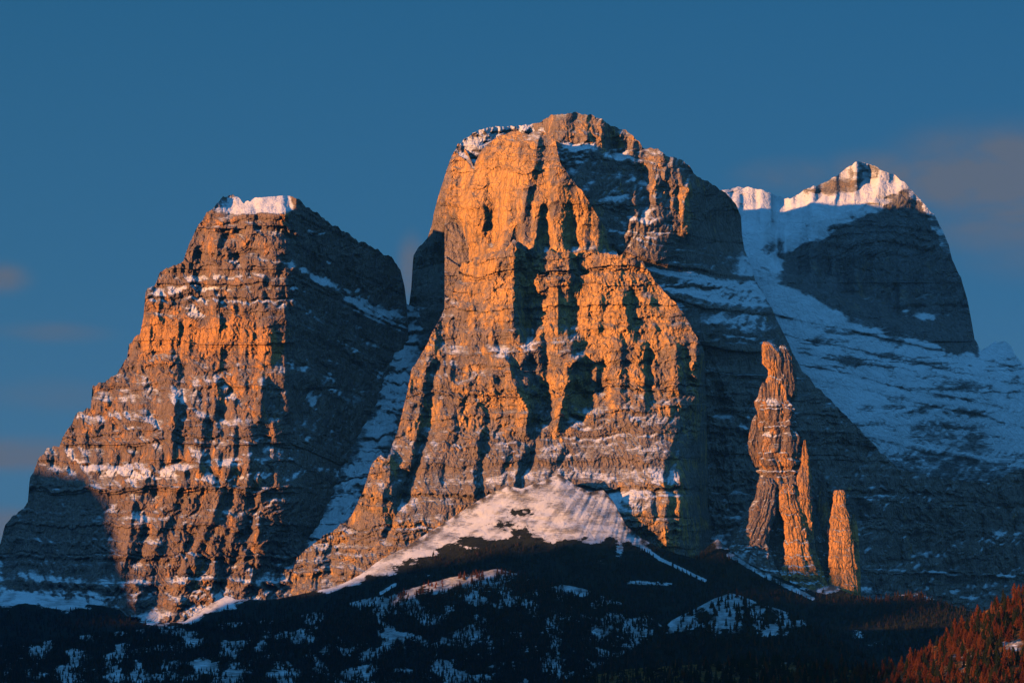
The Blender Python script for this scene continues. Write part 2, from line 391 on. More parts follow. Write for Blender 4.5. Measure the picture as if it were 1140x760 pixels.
LMS = [[(358,312),(385,325),(415,342),(448,364)], [(395,342),(440,362)], [(324,298),(358,312)], [(330,335),(372,350),(405,370)], [(340,362),(360,372)], [(372,378),(400,392)], [(380,395),(410,412)], [(335,425),(360,428),(385,445)], [(345,440),(350,455)],
       [(340,256),(360,262)], [(330,480),(345,490)], [(326,318),(350,334),(380,352)], [(336,378),(362,396),(392,418)], [(345,400),(372,424)], [(330,448),(358,470),(378,486)], [(400,400),(425,420)], [(345,280),(375,296),(400,316)], [(395,300),(430,318)], [(330,528),(352,520),(392,530)], [(130,560),(120,570)], [(322,402),(340,410)], [(170,330),(200,324),(240,320)], [(215,345),(225,352)], [(70,500),(110,528)], [(100,528),(240,530)], [(300,528),(240,530)]]
def S_lm(x, y, nz):
    b = blobs(x, y, [(302,227,30,9,.55),(268,232,18,7,.2),(240,252,8,8,.2),(250,320,70,22,.26),(200,350,40,10,.2),(180,440,50,40,.10),(240,540,80,60,.02),
        (70,600,70,50,-.12),(90,672,40,10,.4),(30,668,30,10,.5),(235,672,30,16,.45),(165,687,20,8,.4),(385,350,60,25,.12),(350,430,30,15,.2),(430,350,25,14,.25),(240,385,80,25,-.3),(150,370,25,45,-.15)])
    right = sst(322, 340, x); sd = y-.46*(x-320)+3*fbm(x*.03, y*.03, 5, 3)
    b = b+right*.34*sst(.35, .8, strata(sd, 33, 2, 6))*sst(-.15, .3, nfield(x, y, 30, 16, 35))
    return np.clip((nz-.50)*1.5+.5+b-.13+.30*nfield(x, y, 34, 22, 3)+(.62*lnd(x, y+3*fbm(x*.06, y*.06, 6, 2), LMS, 4.5)+.4*lnd(x, y, LMS[:2], 9))*(.8+1.0*nfield(x, y, 16, 10, 4)), 0, 1)
def O_lm(x, y, nz):
    return .24+blobs(x, y, [(250,375,75,22,.50),(175,375,25,35,.45),(300,395,16,22,.5),(385,330,60,160,-.6),(340,560,40,60,-.2),(280,270,40,10,.12),(240,255,20,22,.2),(315,240,9,28,.35),(245,430,40,25,.2),(160,520,70,50,.1),
        (255,550,40,40,.16),(220,655,30,20,.25),(110,450,30,30,.18),(300,470,30,50,.15),(70,600,70,60,-.3),(400,400,70,140,-.25)])+.16*nfield(x, y, 26, 30, 9)
def V_lm(x, y, nz): return blobs(x, y, [(215,640,45,6,.55),(205,600,30,7,.3),(285,620,25,12,.35),(20,690,120,14,.9),(90,690,80,9,.5)])
relief('rock_massif', -60, 480, .9, lm_top, 712, F_lm, ROCK_RED, S_lm, O_lm, V_lm, jag=4, plateau=40, seed=11)

# --- upper tower of the main massif
u1_top = [(440,420),(454,350),(458,320),(460,285),(466,276),(476,266),(481,250),(483,237),(487,222),(492,206),(498,188),(503,175),(510,161),(516,163),(521,172),(527,187),(532,176),(538,165),(548,157),(560,150),(575,147),(588,151),(598,146),
 (606,148),(616,150),(620,165),(624,183),(636,200),(648,213),(660,232),(672,252),(684,272),(690,292),(696,330),(720,420)]
u1_b = tps([(455,345,6420),(462,290,6420),(465,400,6380),(500,300,6330),(500,400,6280),(485,240,6240),(505,185,6210),(505,240,6150),(525,230,6060),(517,285,6190),(522,190,6170),(560,240,5985),(545,180,6060),(560,155,6080),(600,152,6010),
 (590,220,5940),(600,240,5915),(623,190,5925),(600,300,5870),(560,290,5950),(530,320,6010),(640,240,5915),(625,280,5890),(684,276,5930),(660,290,5900),(690,340,5920),(600,420,5880),(500,450,6200),(440,450,6400)])
u1_v = [([(600,150),(594,190),(582,235),(566,272)],30,34,7),([(560,158),(556,232)],-12,6,4),([(541,190),(537,262)],16,12,4),([(578,160),(573,210)],14,10,4),([(524,200),(520,270)],14,8,4),([(640,215),(646,270)],12,16,5),([(622,186),(600,232)],10,10,18),([(602,230),(596,262),(592,300)],30,14,5),([(600,236),(606,280)],-12,6,14),
 ([(508,165),(500,220),(500,260)],16,14,10),([(520,190),(514,240),(512,290)],-26,10,8),([(534,170),(528,230),(522,300)],18,16,12),([(684,280),(684,270)],10,10,6),
 ([(622,190),(626,290)],10,14,12),([(655,225),(660,290)],9,14,12),([(482,250),(490,330)],22,16,12),([(468,280),(470,380)],16,10,14)]
u1_l = [([(540,275),(600,277),(692,283)],40,7),([(462,283),(485,270),(515,292)],45,12),([(455,352),(520,345)],30,12),([(620,262),(680,262)],5,3),([(510,170),(530,195)],30,8)]
def F_u1(x, y):
    k = 1-.72*blobs(x, y, [(570,210,60,60,1)])-.3*blobs(x, y, [(640,250,40,30,1)])
    xw = x+2*fbm(x*.06, y*.06, 911, 3)
    return u1_b(x, y)+vlines(xw, y, u1_v)+ledges(x, y+2*fbm(x*.06, y*.03, 78, 3), u1_l)+rockdetail(x, y, 200, .45*k, .6*k, .75*k, .0, .55, 0)
def S_u1(x, y, nz):
    b = blobs(x, y, [(518,165,14,10,.3),(600,283,60,5,.2),(480,285,20,12,.25),(480,365,50,16,.35),(570,220,60,60,-.35),(640,250,40,30,-.15)])
    return np.clip((nz-.52)*1.6+.5+b-.12+.14*nfield(x, y, 22, 12, 13), 0, 1)
def O_u1(x, y, nz):
    return .50+blobs(x, y, [(560,190,26,22,.3),(540,240,30,40,.2),(600,170,16,25,-.15),(585,250,30,15,-.1),(640,250,35,30,.2),(480,320,30,90,-.6),(510,200,16,40,.12)])+.2*nfield(x, y, 24, 40, 19)
relief('rock_massif', 440, 720, .85, u1_top, 470, F_u1, ROCK, S_u1, O_u1, None, jag=2.0, plateau=25, seed=21)

# --- summit cliffs and the long shaded side running right
u2_top = [(495,200),(510,165),(518,155),(528,149),(539,143),(560,141),(588,140),(597,139),(606,133),(614,129),(632,127),(648,128),(662,130),(672,136),(681,141),(697,147),(710,156),(716,166),(733,168),(742,174),(753,177),
 (766,183),(773,195),(784,202),(798,209),(811,219),(820,229),(825,243),(826,262),(829,280),(841,313),(858,342),(878,384),(893,414),(921,443),(958,480),(976,500),(1000,522),(1050,533),(1100,538),(1140,520),(1180,505),(1260,500)]
u2_b = tps([(495,200,6240),(540,145,6240),(560,165,6200),(600,140,6240),(597,165,6190),(630,132,6150),(660,160,6110),(700,165,6150),(650,178,6080),(690,200,6110),(640,195,6010),(715,215,6050),(700,262,6010),
 (740,180,6120),(745,235,6045),(775,205,6175),(770,250,6085),(800,225,6330),(822,240,6520),(800,280,6280),(825,290,6420),(720,275,5990),(750,290,6050),(790,320,6090),(760,340,6000),(840,350,6160),(800,400,6050),(850,400,6120),(880,400,6240),
 (790,500,6010),(850,500,6060),(930,470,6250),(960,500,6330),(900,560,6120),(1000,530,6340),(1000,560,6320),(1100,540,6500),(1100,560,6480),(800,620,5900),(900,640,6050),(1000,640,6280),(1100,640,6480),(1180,600,6620),(1180,680,6500),(700,350,5990),(650,300,6050),(700,600,5950)])
u2_v = [([(612,135),(612,160)],9,7,4),([(625,135),(628,163)],9,7,4),([(640,133),(643,165)],10,7,4),([(655,134),(660,168)],10,8,4),([(671,140),(676,172)],10,8,4),([(688,146),(694,178)],12,8,5),([(705,155),(708,185)],12,7,5),
 ([(692,196),(690,215),(698,232)],34,10,5),([(725,172),(730,215),(734,248)],36,16,7),([(754,180),(757,200)],24,9,5),([(766,205),(762,245),(765,258)],38,12,5),([(742,200),(746,245)],-18,7,7),([(780,210),(786,300)],18,14,14),
 ([(798,220),(806,300)],14,12,12),([(790,330),(800,400),(812,470)],20,16,20),([(830,430),(836,520),(840,600)],24,22,22),([(800,430),(806,600)],-24,18,14),([(870,420),(905,500),(930,560)],26,20,20),
 ([(775,400),(778,600)],-16,14,10),([(960,520),(975,600),(985,660)],22,24,20),([(1060,560),(1070,640)],26,24,24)]
u2_l = [([(600,163),(650,168),(700,178)],45,9),([(600,150),(650,146),(705,158)],6,2),([(670,180),(720,180),(760,196)],14,4),([(700,205),(760,205)],14,4),
 ([(700,250),(740,252),(790,270),(825,310)],60,26),([(820,570),(900,600),(960,590)],30,18),([(1000,640),(1140,600)],40,20)]
def F_u2(x, y):
    xw = x+2.5*fbm(x*.06, y*.06, 921, 3)
    cl = blobs(x, y, [(680,165,90,60,1)])
    slope = sst(240, 290, y-.0*(x-700))*sst(470, 400, y-.35*(x-800))*sst(960, 880, x)
    r = u2_b(x, y)+vlines(xw, y, u2_v)+ledges(x, y+2*fbm(x*.06, y*.03, 79, 3), u2_l)
    s = y-.22*(x-700)+.0009*(x-760)**2+5*fbm(x*.02, y*.02, 15, 3)
    r = r+slope*10*strata(s, 41, 4, 11)+90*sst(506, 592, x)*(1-sst(593, 603, x))*sst(200, 170, y)
    shelf = blobs(x, y, [(665,200,50,26,1)])
    k = 1-.6*slope-.3*shelf
    return r+rockdetail(x, y, 300, .75*k, 1.0*k, 1.0*k, -.05, .55*k+.15)
def S_u2(x, y, nz):
    b = blobs(x, y, [(552,150,50,16,1.1),(830,440,30,30,.2),(1010,610,60,16,.35),(1110,600,50,16,.4),(1060,640,70,12,.35),(950,560,60,20,.12),(870,560,40,30,.1),(1050,655,60,14,.2),(520,172,20,20,.4),(670,195,60,20,.12),(720,262,40,16,.5),(770,320,70,45,.62),(825,378,40,30,.55),(700,240,30,20,.1),(640,128,60,5,.3),(805,270,25,50,-.25),(800,500,80,70,-.12),
      (870,450,60,60,-.05),(1060,560,60,16,.15),(1100,640,90,25,.12),(1060,595,60,14,-.2),(1000,600,30,50,.02),(830,600,60,15,.15)])
    line = sst(0, 1, 0)
    s = y-.22*(x-700)+.0009*(x-760)**2+5*fbm(x*.02, y*.02, 15, 3)
    band = sst(.2, .7, strata(s, 171, 2.5, 8))*sst(240, 300, y)
    return np.clip((nz-.52)*1.5+.5+b-.06-.22*band+.36*nfield(x, y, 30, 14, 23)+.22*sst(.4, .9, strata(s, 172, 2, 7))*sst(300, 340, y)*sst(-.1, .3, nfield(x, y, 36, 20, 24)), 0, 1)
def O_u2(x, y, nz):
    return .12+blobs(x, y, [(660,145,60,22,.38),(740,200,45,40,.28),(765,230,12,30,.3)])+.15*nfield(x, y, 24, 40, 29)
relief('rock_massif', 495, 1260, 1.0, u2_top, 720, F_u2, ROCK, S_u2, O_u2, None, jag=3.0, plateau=330, seed=31)

# --- great front wall of the main massif
cl_top = [(316,690),(321,655),(326,636),(330,622),(340,612),(352,604),(366,594),(384,583),(392,572),(404,550),(410,528),(414,516),(424,506),(431,512),(437,494),(442,483),(447,463),(453,440),(458,412),(464,404),(476,384),(482,368),(494,348),(500,338),
 (505,322),(509,306),(514,296),(524,290),(536,284),(550,281),(564,276),(572,268),(580,271),(590,278),(600,281),(640,282),(676,284),(690,285),(697,278),(703,275),(712,288),(722,302),(733,318),(742,328),(752,338),(760,350),(768,362),(776,378),(783,388),(785,402),
 (787,470),(789,560),(792,640)]
cl_b = tps([(321,655,5520),(352,606,5580),(384,584,5600),(410,530,5620),(430,560,5540),(442,485,5720),(458,412,5830),(494,348,5930),(509,306,5990),(425,510,5640),(360,640,5490),(420,625,5440),(450,605,5440),
 (536,286,5900),(572,272,5830),(600,282,5850),(690,287,5850),(703,277,5850),(735,320,5815),(765,360,5775),(783,390,5760),(787,420,5800),(790,560,5850),(550,340,5810),(600,340,5820),(660,330,5800),(720,360,5760),
 (500,400,5800),(560,400,5740),(640,400,5720),(700,420,5700),(760,440,5690),(480,460,5720),(540,480,5640),(600,480,5650),(680,490,5620),(750,510,5570),(460,540,5580),(540,560,5500),(600,550,5500),(690,550,5490),(715,560,5420),(745,565,5410),(765,560,5440),(762,600,5400),(705,600,5380),(700,560,5400),(690,575,5380),
 (600,640,5380),(480,620,5430),(720,620,5370),(790,660,5560)])
cl_v = [([(574,270),(572,310),(574,372)],44,34,7),([(590,282),(588,380)],-34,9,8),([(560,276),(530,340)],10,20,12),([(606,296),(604,360)],14,10,12),([(633,286),(636,318)],26,14,5),([(641,286),(644,318)],-16,7,9),([(620,290),(622,380)],8,10,12),
 ([(668,330),(664,375)],18,10,6),([(694,326),(698,362)],34,10,7),([(705,325),(708,360)],-22,8,6),([(722,330),(727,368)],24,12,7),([(742,352),(746,388)],20,12,7),([(652,345),(648,378)],14,8,6),
 ([(560,392),(572,420),(586,456),(588,480)],54,26,8),([(592,400),(598,440),(600,470),(588,520)],-44,10,10),([(583,386),(580,412)],18,5,7),([(645,396),(628,440),(622,472)],50,14,8),([(640,404),(634,462),(648,470)],-40,9,12),([(668,396),(660,440)],26,9,7),
 ([(655,398),(654,430)],-18,6,6),([(548,416),(552,440)],26,7,6),([(497,396),(500,420)],24,9,7),([(530,290),(520,350)],10,14,10),([(487,352),(478,400),(480,404)],16,16,8),([(476,402),(466,450),(456,520)],36,14,7),([(486,404),(478,450),(468,500),(448,560)],-50,9,8),
 ([(460,410),(456,450),(444,500)],26,10,8),([(468,460),(462,500)],22,6,6),([(500,480),(482,520)],12,20,12),([(534,478),(528,520),(530,552)],28,16,5),([(542,480),(536,520),(534,556)],-34,7,7),([(580,500),(572,545)],24,12,6),([(590,505),(577,548)],-22,6,6),
 ([(626,498),(612,540)],16,30,5),([(632,500),(608,545)],-18,6,5),([(560,500),(555,540)],14,10,8),([(434,506),(432,540)],24,8,6),([(427,510),(424,560)],22,10,6),([(440,520),(446,560),(430,600)],-30,8,8),([(410,540),(405,580)],20,9,8),
 ([(352,610),(345,655)],24,12,7),([(330,625),(330,658)],20,8,8),([(385,590),(392,640)],18,14,12),([(372,600),(366,640)],-16,8,8),
 ([(718,420),(716,450)],20,10,7),([(690,420),(700,470)],12,12,10),([(750,380),(756,430)],14,10,8),([(775,390),(774,450)],18,10,10),([(754,470),(744,520)],22,14,6),([(766,470),(752,500),(744,530)],-26,7,6),([(738,530),(742,600)],20,10,8),([(757,530),(760,590)],30,8,5),([(748,540),(750,600)],-24,6,6),([(725,560),(728,600)],14,8,6),
 ([(716,470),(712,520)],10,14,8),([(771,560),(773,600)],20,6,4),([(700,585),(690,610)],14,14,10)]
cl_l = [([(505,298),(560,282)],10,4),([(575,382),(610,378),(645,376)],66,16),([(640,396),(700,384),(745,372)],22,9),([(480,386),(520,398),(565,392)],30,10),([(500,425),(545,432)],12,5),([(465,405),(500,410)],16,6),([(600,482),(640,472),(700,470),(745,462)],60,30),
 ([(660,440),(700,445),(770,448)],16,6),([(460,505),(520,490),(590,498)],22,8),([(440,570),(500,560)],18,14),([(690,340),(740,345)],8,4),([(520,345),(560,342)],8,4),([(600,355),(690,350)],6,3),([(700,410),(765,405)],12,5)]
def F_cl(x, y):
    xw = x+3*fbm(x*.06, y*.06, 931, 3)+1.5*fbm(x*.2, y*.15, 932, 2)
    k = 1-.4*blobs(x, y, [(690,340,80,50,1),(540,340,40,30,.6),(670,512,85,36,1.5),(515,560,50,35,1.2)])
    k = np.clip(k, .15, 1)
    return cl_b(x, y)+vlines(xw, y, cl_v)+ledges(x, y+3*fbm(x*.06, y*.03, 80, 3), cl_l)+rockdetail(x, y, 400, .5*k, .78*k, .95, .04, 1.1)+55*sst(779, 789, x)+60*sst(-18, 26, x-pl([(380,788),(440,780),(470,768),(600,768)], 0)*0-np.interp(y, [380,400,440,470,520,600], [800,792,786,776,768,768]))
def S_cl(x, y, nz):
    b = blobs(x, y, [(605,388,50,12,.35),(680,482,60,22,.30),(640,505,60,22,.08),(520,398,40,10,.2),(510,520,60,40,.12),(560,525,40,25,.08),(470,590,40,20,.25),(500,440,40,30,.05),(370,600,20,12,.5),(690,330,80,45,-.2),(560,320,50,40,-.25),(745,400,30,40,-.03),(498,346,10,12,.4),(700,525,50,25,.05),
       (730,545,25,14,.35),(660,560,60,14,.4)])
    return np.clip((nz-.52)*1.5+.5+b*.8-.23+.17*nfield(x, y, 26, 12, 33), 0, 1)
def O_cl(x, y, nz):
    return .36+blobs(x, y, [(690,340,80,50,.36),(560,320,50,45,.20),(640,370,40,20,.15),(545,450,40,28,.2),(640,440,25,30,.35),(585,450,12,20,.2),(755,430,30,40,.12),(470,440,25,50,.05),(430,530,15,40,.25),(680,505,80,30,-.3),(520,530,70,40,-.22),(755,560,12,50,.35),(600,400,40,12,-.2),(700,430,40,30,.08)])+.36*nfield(x, y, 26, 24, 39)
relief('rock_massif', 316, 792, .85, cl_top, 680, F_cl, ROCK, S_cl, O_cl, None, jag=3.0, plateau=20, seed=41)

# --- snow couloir between the massifs
g_b = tps([(455,345,6390),(470,400,6290),(440,400,6250),(418,465,6085),(450,450,6080),(400,510,5930),(375,560,5800),(345,602,5680),(320,640,5600),(430,520,5900),(400,580,5720),(400,440,6200),(350,520,5980),(300,600,5800),(500,380,6330),(520,340,6450),(500,460,6150)])
def F_g(x, y):
    return g_b(x, y)+rockdetail(x, y, 500, .5, .6, .7, 0, .8)+blobs(x, y, [(500,400,30,40,-20)])
def S_g(x, y, nz):
    lx = np.interp(y, [340,400,450,500,560,610], [456,444,432,412,378,345])
    return np.clip((nz-.5)*1.2+.08+.72*np.exp(-((x-lx-4)/21.0)**2)+.36*nfield(x, y, 12, 16, 43), 0, 1)
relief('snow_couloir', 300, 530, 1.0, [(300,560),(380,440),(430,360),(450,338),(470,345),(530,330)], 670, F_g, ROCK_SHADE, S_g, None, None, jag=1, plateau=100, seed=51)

# --- far right peak with its snow bowl
rm_top = [(760,230),(806,212),(820,210),(838,210),(850,213),(866,219),(880,222),(892,215),(905,208),(922,202),(938,192),(949,184),(955,179),(959,182),(966,184),(976,187),(990,193),(1000,199),(1008,206),(1018,216),(1030,230),(1040,240),(1048,256),(1056,272),(1060,290),(1070,310),
 (1077,335),(1082,360),(1085,378),(1092,390),(1099,386),(1108,382),(1118,380),(1126,386),(1130,396),(1140,408),(1170,430),(1260,500)]
rm_b = tps([(806,212,7090),(850,213,7090),(880,222,7050),(955,181,7030),(1005,203,7020),(1060,290,6980),(1085,380,6930),(1115,382,6940),(1140,410,6920),(1260,500,6900),(830,260,6880),(900,240,6900),(870,300,6740),(960,240,6930),(900,300,6760),(1000,340,6800),(1060,380,6790),
 (860,350,6590),(930,350,6660),(900,400,6520),(960,420,6560),(1020,400,6660),(1080,420,6700),(960,470,6430),(1040,480,6560),(1120,460,6720),(1000,520,6440),(1080,540,6580),(1140,540,6640),(1260,600,6900),(760,300,6900),(760,500,6500),(1000,600,6500)])
rm_v = [([(956,183),(958,210)],20,14,6),([(962,186),(962,206)],-4,5,5),([(900,260),(905,300)],10,14,14),([(960,260),(955,340)],16,14,8),([(966,270),(962,345)],-10,5,5),([(1010,220),(1015,350)],16,20,14),([(1045,270),(1050,380)],14,16,14),([(990,230),(992,340)],12,14,14),([(1092,395),(1100,430)],14,10,14),([(1120,390),(1124,430)],14,10,12)]
rm_l = [([(812,224),(880,240),(920,226),(955,212),(1000,210)],30,8),([(830,262),(880,262),(930,240),(990,214)],60,22),([(860,300),(900,325),(950,345),(1000,365),(1075,385)],75,20)]
cliff0 = lambda x, y: sst(0, 14, y-np.interp(x, [850,880,930,1000,1010,1140], [292,272,246,214,206,400]))*sst(8, -8, y-np.interp(x, [860,900,950,1000,1085], [305,328,352,372,392]))*sst(862, 880, x)*sst(1100,1084,x)
def cliff(x, y): return cliff0(x+14*fbm(x*.03, y*.03, 951, 4), y+14*fbm(x*.03, y*.04, 952, 4))
def F_rm(x, y):
    c = cliff(x, y); s = y-.04*(x-950)+.0006*(x-980)**2+5*fbm(x*.015, y*.02, 25, 3)
    r = rm_b(x, y)+vlines(x+2*fbm(x*.06, y*.06, 941, 3), y, rm_v)+ledges(x, y+3*fbm(x*.04, y*.03, 81, 3), rm_l)
    k = .35+.5*c
    s2 = y-.22*(x-900)+5*fbm(x*.015, y*.02, 25, 3)
    return r+rockdetail(x, y, 600, .5*k, .7*k, .8*k, 0, .10+.55*c)+(1-c)*(4.0*strata(s2, 61, 3, 9)*(.35+.6*sst(-.2, .5, fbm(x*.018, y*.012, 62, 3)+blobs(x, y, [(1000,400,90,35,.8)])) ))
def S_rm(x, y, nz):
    c = cliff(x, y)
    rocky = blobs(x, y, [(925,208,30,8,.5),(965,196,8,10,.2),(828,214,30,5,.2),(945,402,26,7,.7),(925,380,20,8,.3),(1030,385,60,12,.25),(1040,405,50,10,.3),(1095,425,20,20,.15),(1135,440,16,30,.3),(1120,400,10,20,.2),(1060,425,40,12,.4),(870,245,30,6,.25),(935,205,25,14,.25),(1100,535,60,16,.3),(850,300,14,30,.35),(880,312,30,9,.25),(900,345,25,8,.2)])
    s = y-.10*(x-900)+.0005*(x-980)**2+6*fbm(x*.012, y*.02, 25, 3)+2*fbm(x*.08, y*.05, 26, 2)
    band = sst(.25, .8, strata(s, 161, 1.5, 4.5))*sst(-.25, .35, nfield(x, y, 50, 16, 162)+blobs(x, y, [(1000,395,100,40,.5),(850,260,40,40,.1)]))
    cb = c*sst(.35, .8, strata(s+.3*x, 163, 3, 9))*sst(-.1, .4, nfield(x, y, 40, 14, 164))
    return np.clip((nz-.5)*1.0+1.08-1.25*c-rocky*.85-.30*band*(1-c)+.55*cb+.75*lnd(x, y+4*fbm(x*.05, y*.05, 7, 3), [[(1002,206),(965,222),(925,243),(885,268)],[(992,222),(945,246),(915,262)],[(1075,345),(1040,352),(1010,350)],[(1020,330),(1060,325)]], 4.5)+.28*nfield(x, y, 22, 7, 53)-.25*sst(.0, .5, nfield(x, y, 60, 40, 54)), 0, 1)
def O_rm(x, y, nz): return .12+blobs(x, y, [(940,200,40,20,.45),(970,320,60,30,.2)])+.15*nfield(x, y, 24, 40, 59)
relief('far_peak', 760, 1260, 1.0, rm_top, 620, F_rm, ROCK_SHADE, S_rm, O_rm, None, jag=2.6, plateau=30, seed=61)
for o in COL.objects:
    if o.name.startswith('rock_massif') or o.name in ('snow_couloir', 'far_peak'): o['kind'] = 'structure'

# ------------------------------------------------------------------ rock pinnacles (closed round towers)
def tower(name, rows, Yc, dr, seed, rough=1.15, mat=None, snow=.0, ochre=.6):
    a = np.array(rows, float); ys = np.arange(a[0, 0], a[-1, 0]+.01, .8)
    xl = np.interp(ys, a[:, 0], a[:, 1]); xr = np.interp(ys, a[:, 0], a[:, 2]); nth = 110
    th = np.linspace(0, 2*math.pi, nth, endpoint=False)
    mid = (xl+xr)/2; hw = (xr-xl)/2
    T, Yy = np.meshgrid(th, ys); M = np.repeat(mid[:, None], nth, 1); H = np.repeat(hw[:, None], nth, 1)
    c, s = np.cos(T), np.sin(T)
    sq = 1/np.maximum(np.abs(c)**2.6+np.abs(s)**2.6, 1e-6)**(1/2.6)          # squarish section
    un = T/(2*math.pi); perim = 60.0
    # seamless: blend noise at the hidden back
    u = np.abs(((un+.25) % 1)-.5)*2*0+un
    wrap = sst(0, .08, np.minimum(np.abs(un-.25), 1-np.abs(un-.25)))
    px_n = T*14.0+3.0*layershift(Yy+3*np.sin(T*2), seed+31, 7, 22)
    d = (.28*crag(px_n/13+.4*fbm(px_n/9, Yy/14, seed, 2), Yy/55, seed+1, (1.2, .8))+.16*crag(px_n/5.2, Yy/26, seed+2, (1.2, .8))+.08*crag(px_n/2.4, Yy/11, seed+3, (1.2, .8))+.085*strata(Yy+5*fbm(px_n/9, Yy/9, seed+4, 2), seed+4, 2, 7))*wrap*rough
    r = sq*(1+d*1.1)
    px = M+H*c*r*1.0; Y = Yc[0]+(Yy-a[0, 0])/(a[-1, 0]-a[0, 0]+1e-6)*(Yc[1]-Yc[0])-0*px
    Y = Y+s*r*(H*2.0*dr+3)
    P = world(px, Yy+1.2*fbm(px_n/3, Yy/3, seed+6, 2), Y)
    du = np.roll(P, -1, 1)-np.roll(P, 1, 1); dv = np.gradient(P, axis=0)
    n = np.cross(du, -dv); n /= np.linalg.norm(n, axis=-1, keepdims=True)+1e-9
    sn = np.clip((n[..., 2]-.5)*1.5+.30+snow+.15*fbm(px_n/8, Yy/8, seed+7, 3), 0, 1)
    nr = len(ys); i = np.arange(nr*nth).reshape(nr, nth)
    f = np.stack([i[:-1], i[1:], np.roll(i, -1, 1)[1:], np.roll(i, -1, 1)[:-1]], -1).reshape(-1, 4)
    V = P.reshape(-1, 3); top = V[:nth].mean(0)+np.array([0, 0, 2.0]); V = np.vstack([V, top])
    ft = np.stack([np.arange(nth), (np.arange(nth)+1) % nth, np.full(nth, len(V)-1), np.full(nth, len(V)-1)], -1)
    me = bpy.data.meshes.new(name)
    faces = [tuple(q) for q in f.tolist()]+[(p[1], p[0], p[2]) if False else (p[0], p[1], p[2]) for p in ft.tolist()]
    me.from_pydata(V.tolist(), [], faces); me.update()
    me.polygons.foreach_set('use_smooth', np.zeros(len(faces), bool))
    me.materials.append(mat or ROCK_RED)
    oc = ochre+.2*fbm(px_n/10, Yy/14, seed+9, 3)
    for an, av in (('snow', np.append(sn.ravel(), .5)), ('ochre', np.append(oc.ravel(), ochre)), ('veg', np.zeros(len(V)))):
        at = me.attributes.new(an, 'FLOAT', 'POINT'); at.data.foreach_set('value', av.astype(np.float32))
    o = link(name, me); o['kind'] = 'structure'
    return o
pin = tower('rock_pinnacle', [(444,855,878),(456,848,882),(470,847,884),(490,845,886),(505,843,886),(520,848,888),(545,852,890),(565,852,894)], (5640,5600), .7, 71, 1.3, snow=.3, ochre=.3)
for rows_, yc, sd, oc_ in [([(381,850,855),(384,849,862),(390,849,869),(398,850,873),(406,851,872),(412,856,873),(420,856,875),(436,852,876),(470,850,880)], 5636, 171, .5),
                      ([(385,869,873),(388,867,878),(396,866,882),(408,868,885),(425,868,887),(442,866,886),(448,865,880),(500,864,882)], 5642, 172, .3),
                      ([(426,849,852),(432,847,856),(441,845,860),(447,842,862),(458,845,862),(480,843,862)], 5628, 173, .45),
                      ([(436,856,862),(446,851,874),(452,846,882),(462,848,882),(490,850,880)], 5630, 174, .35),
                      ([(462,841,845),(468,838,850),(478,837,853),(492,835,852),(504,835,850),(512,838,849),(520,842,848)], 5625, 175, .4),
                      ([(468,853,857),(476,851,862),(495,850,864),(515,852,862),(530,853,861),(540,855,859)], 5618, 176, .65),
                      ([(462,868,873),(474,866,880),(495,865,885),(515,868,886),(540,870,888),(560,872,890)], 5616, 177, .7),
                      ([(500,858,860),(512,856,866),(530,855,870),(550,854,872),(565,852,872)], 5608, 178, .35),
                      ([(544,859,865),(560,856,871),(590,853,875),(620,850,879),(655,844,884)], 5602, 181, .2), ([(586,905,912),(600,902,916),(630,898,922),(660,894,930)], 5600, 182, .3),
                      ([(540,852,856),(550,848,860),(566,846,862),(580,842,856),(600,838,850)], 5572, 180, .25)]:
    q_ = tower('rock_pinnacle', rows_, (yc, yc-(10 if rows_[-1][0] < 570 else 30)), .7, sd, 1.3, snow=.36, ochre=oc_); q_.parent = pin; q_.name = 'rock_spur'
tower('rock_pinnacle', [(532,848,860),(540,846,864),(556,842,864),(568,836,861),(580,830,858),(592,824,853),(606,818,850),(622,810,856),(650,804,866)], (5585,5510), .8, 72, 1.2, snow=.16, ochre=.22)
tower('rock_pinnacle', [(538,870,882),(550,867,888),(565,868,890),(580,874,894),(600,875,898),(620,876,904),(650,872,912),(680,868,916)], (5580,5480), .8, 73, 1.02, snow=0.13, ochre=.7)
tower('rock_pinnacle', [(490,895,897),(500,893,899),(515,892,901),(530,889,903),(550,887,903),(565,888,903),(590,889,905),(612,892,908),(650,886,918),(680,880,926)], (5610,5510), .8, 74, 1.02, snow=0.11, ochre=.6)
tower('rock_pinnacle', [(573,905,906),(585,904,907),(600,904,909),(620,903,911),(660,900,918)], (5590,5560), .8, 75, 0.77, snow=0.01, ochre=.5)
tower('rock_pinnacle', [(524,915,916),(532,914,918),(544,913,920),(560,911,922),(600,908,926),(660,902,930)], (5680,5660), .8, 76, 0.89, snow=0.11, ochre=.4)
tower('rock_pinnacle', [(546,929,939),(549,928,941),(560,927,941),(572,925,944),(588,924,947),(605,923,950),(630,924,953),(660,923,956),(690,918,962)], (5600,5490), .7, 77, 0.84, snow=0.11, ochre=.72)
tower('rock_pinnacle', [(573,949,952),(582,947,954),(600,947,956),(630,944,957),(665,940,959),(695,936,962)], (5598,5510), .7, 78, 0.84, snow=0.01, ochre=.6)
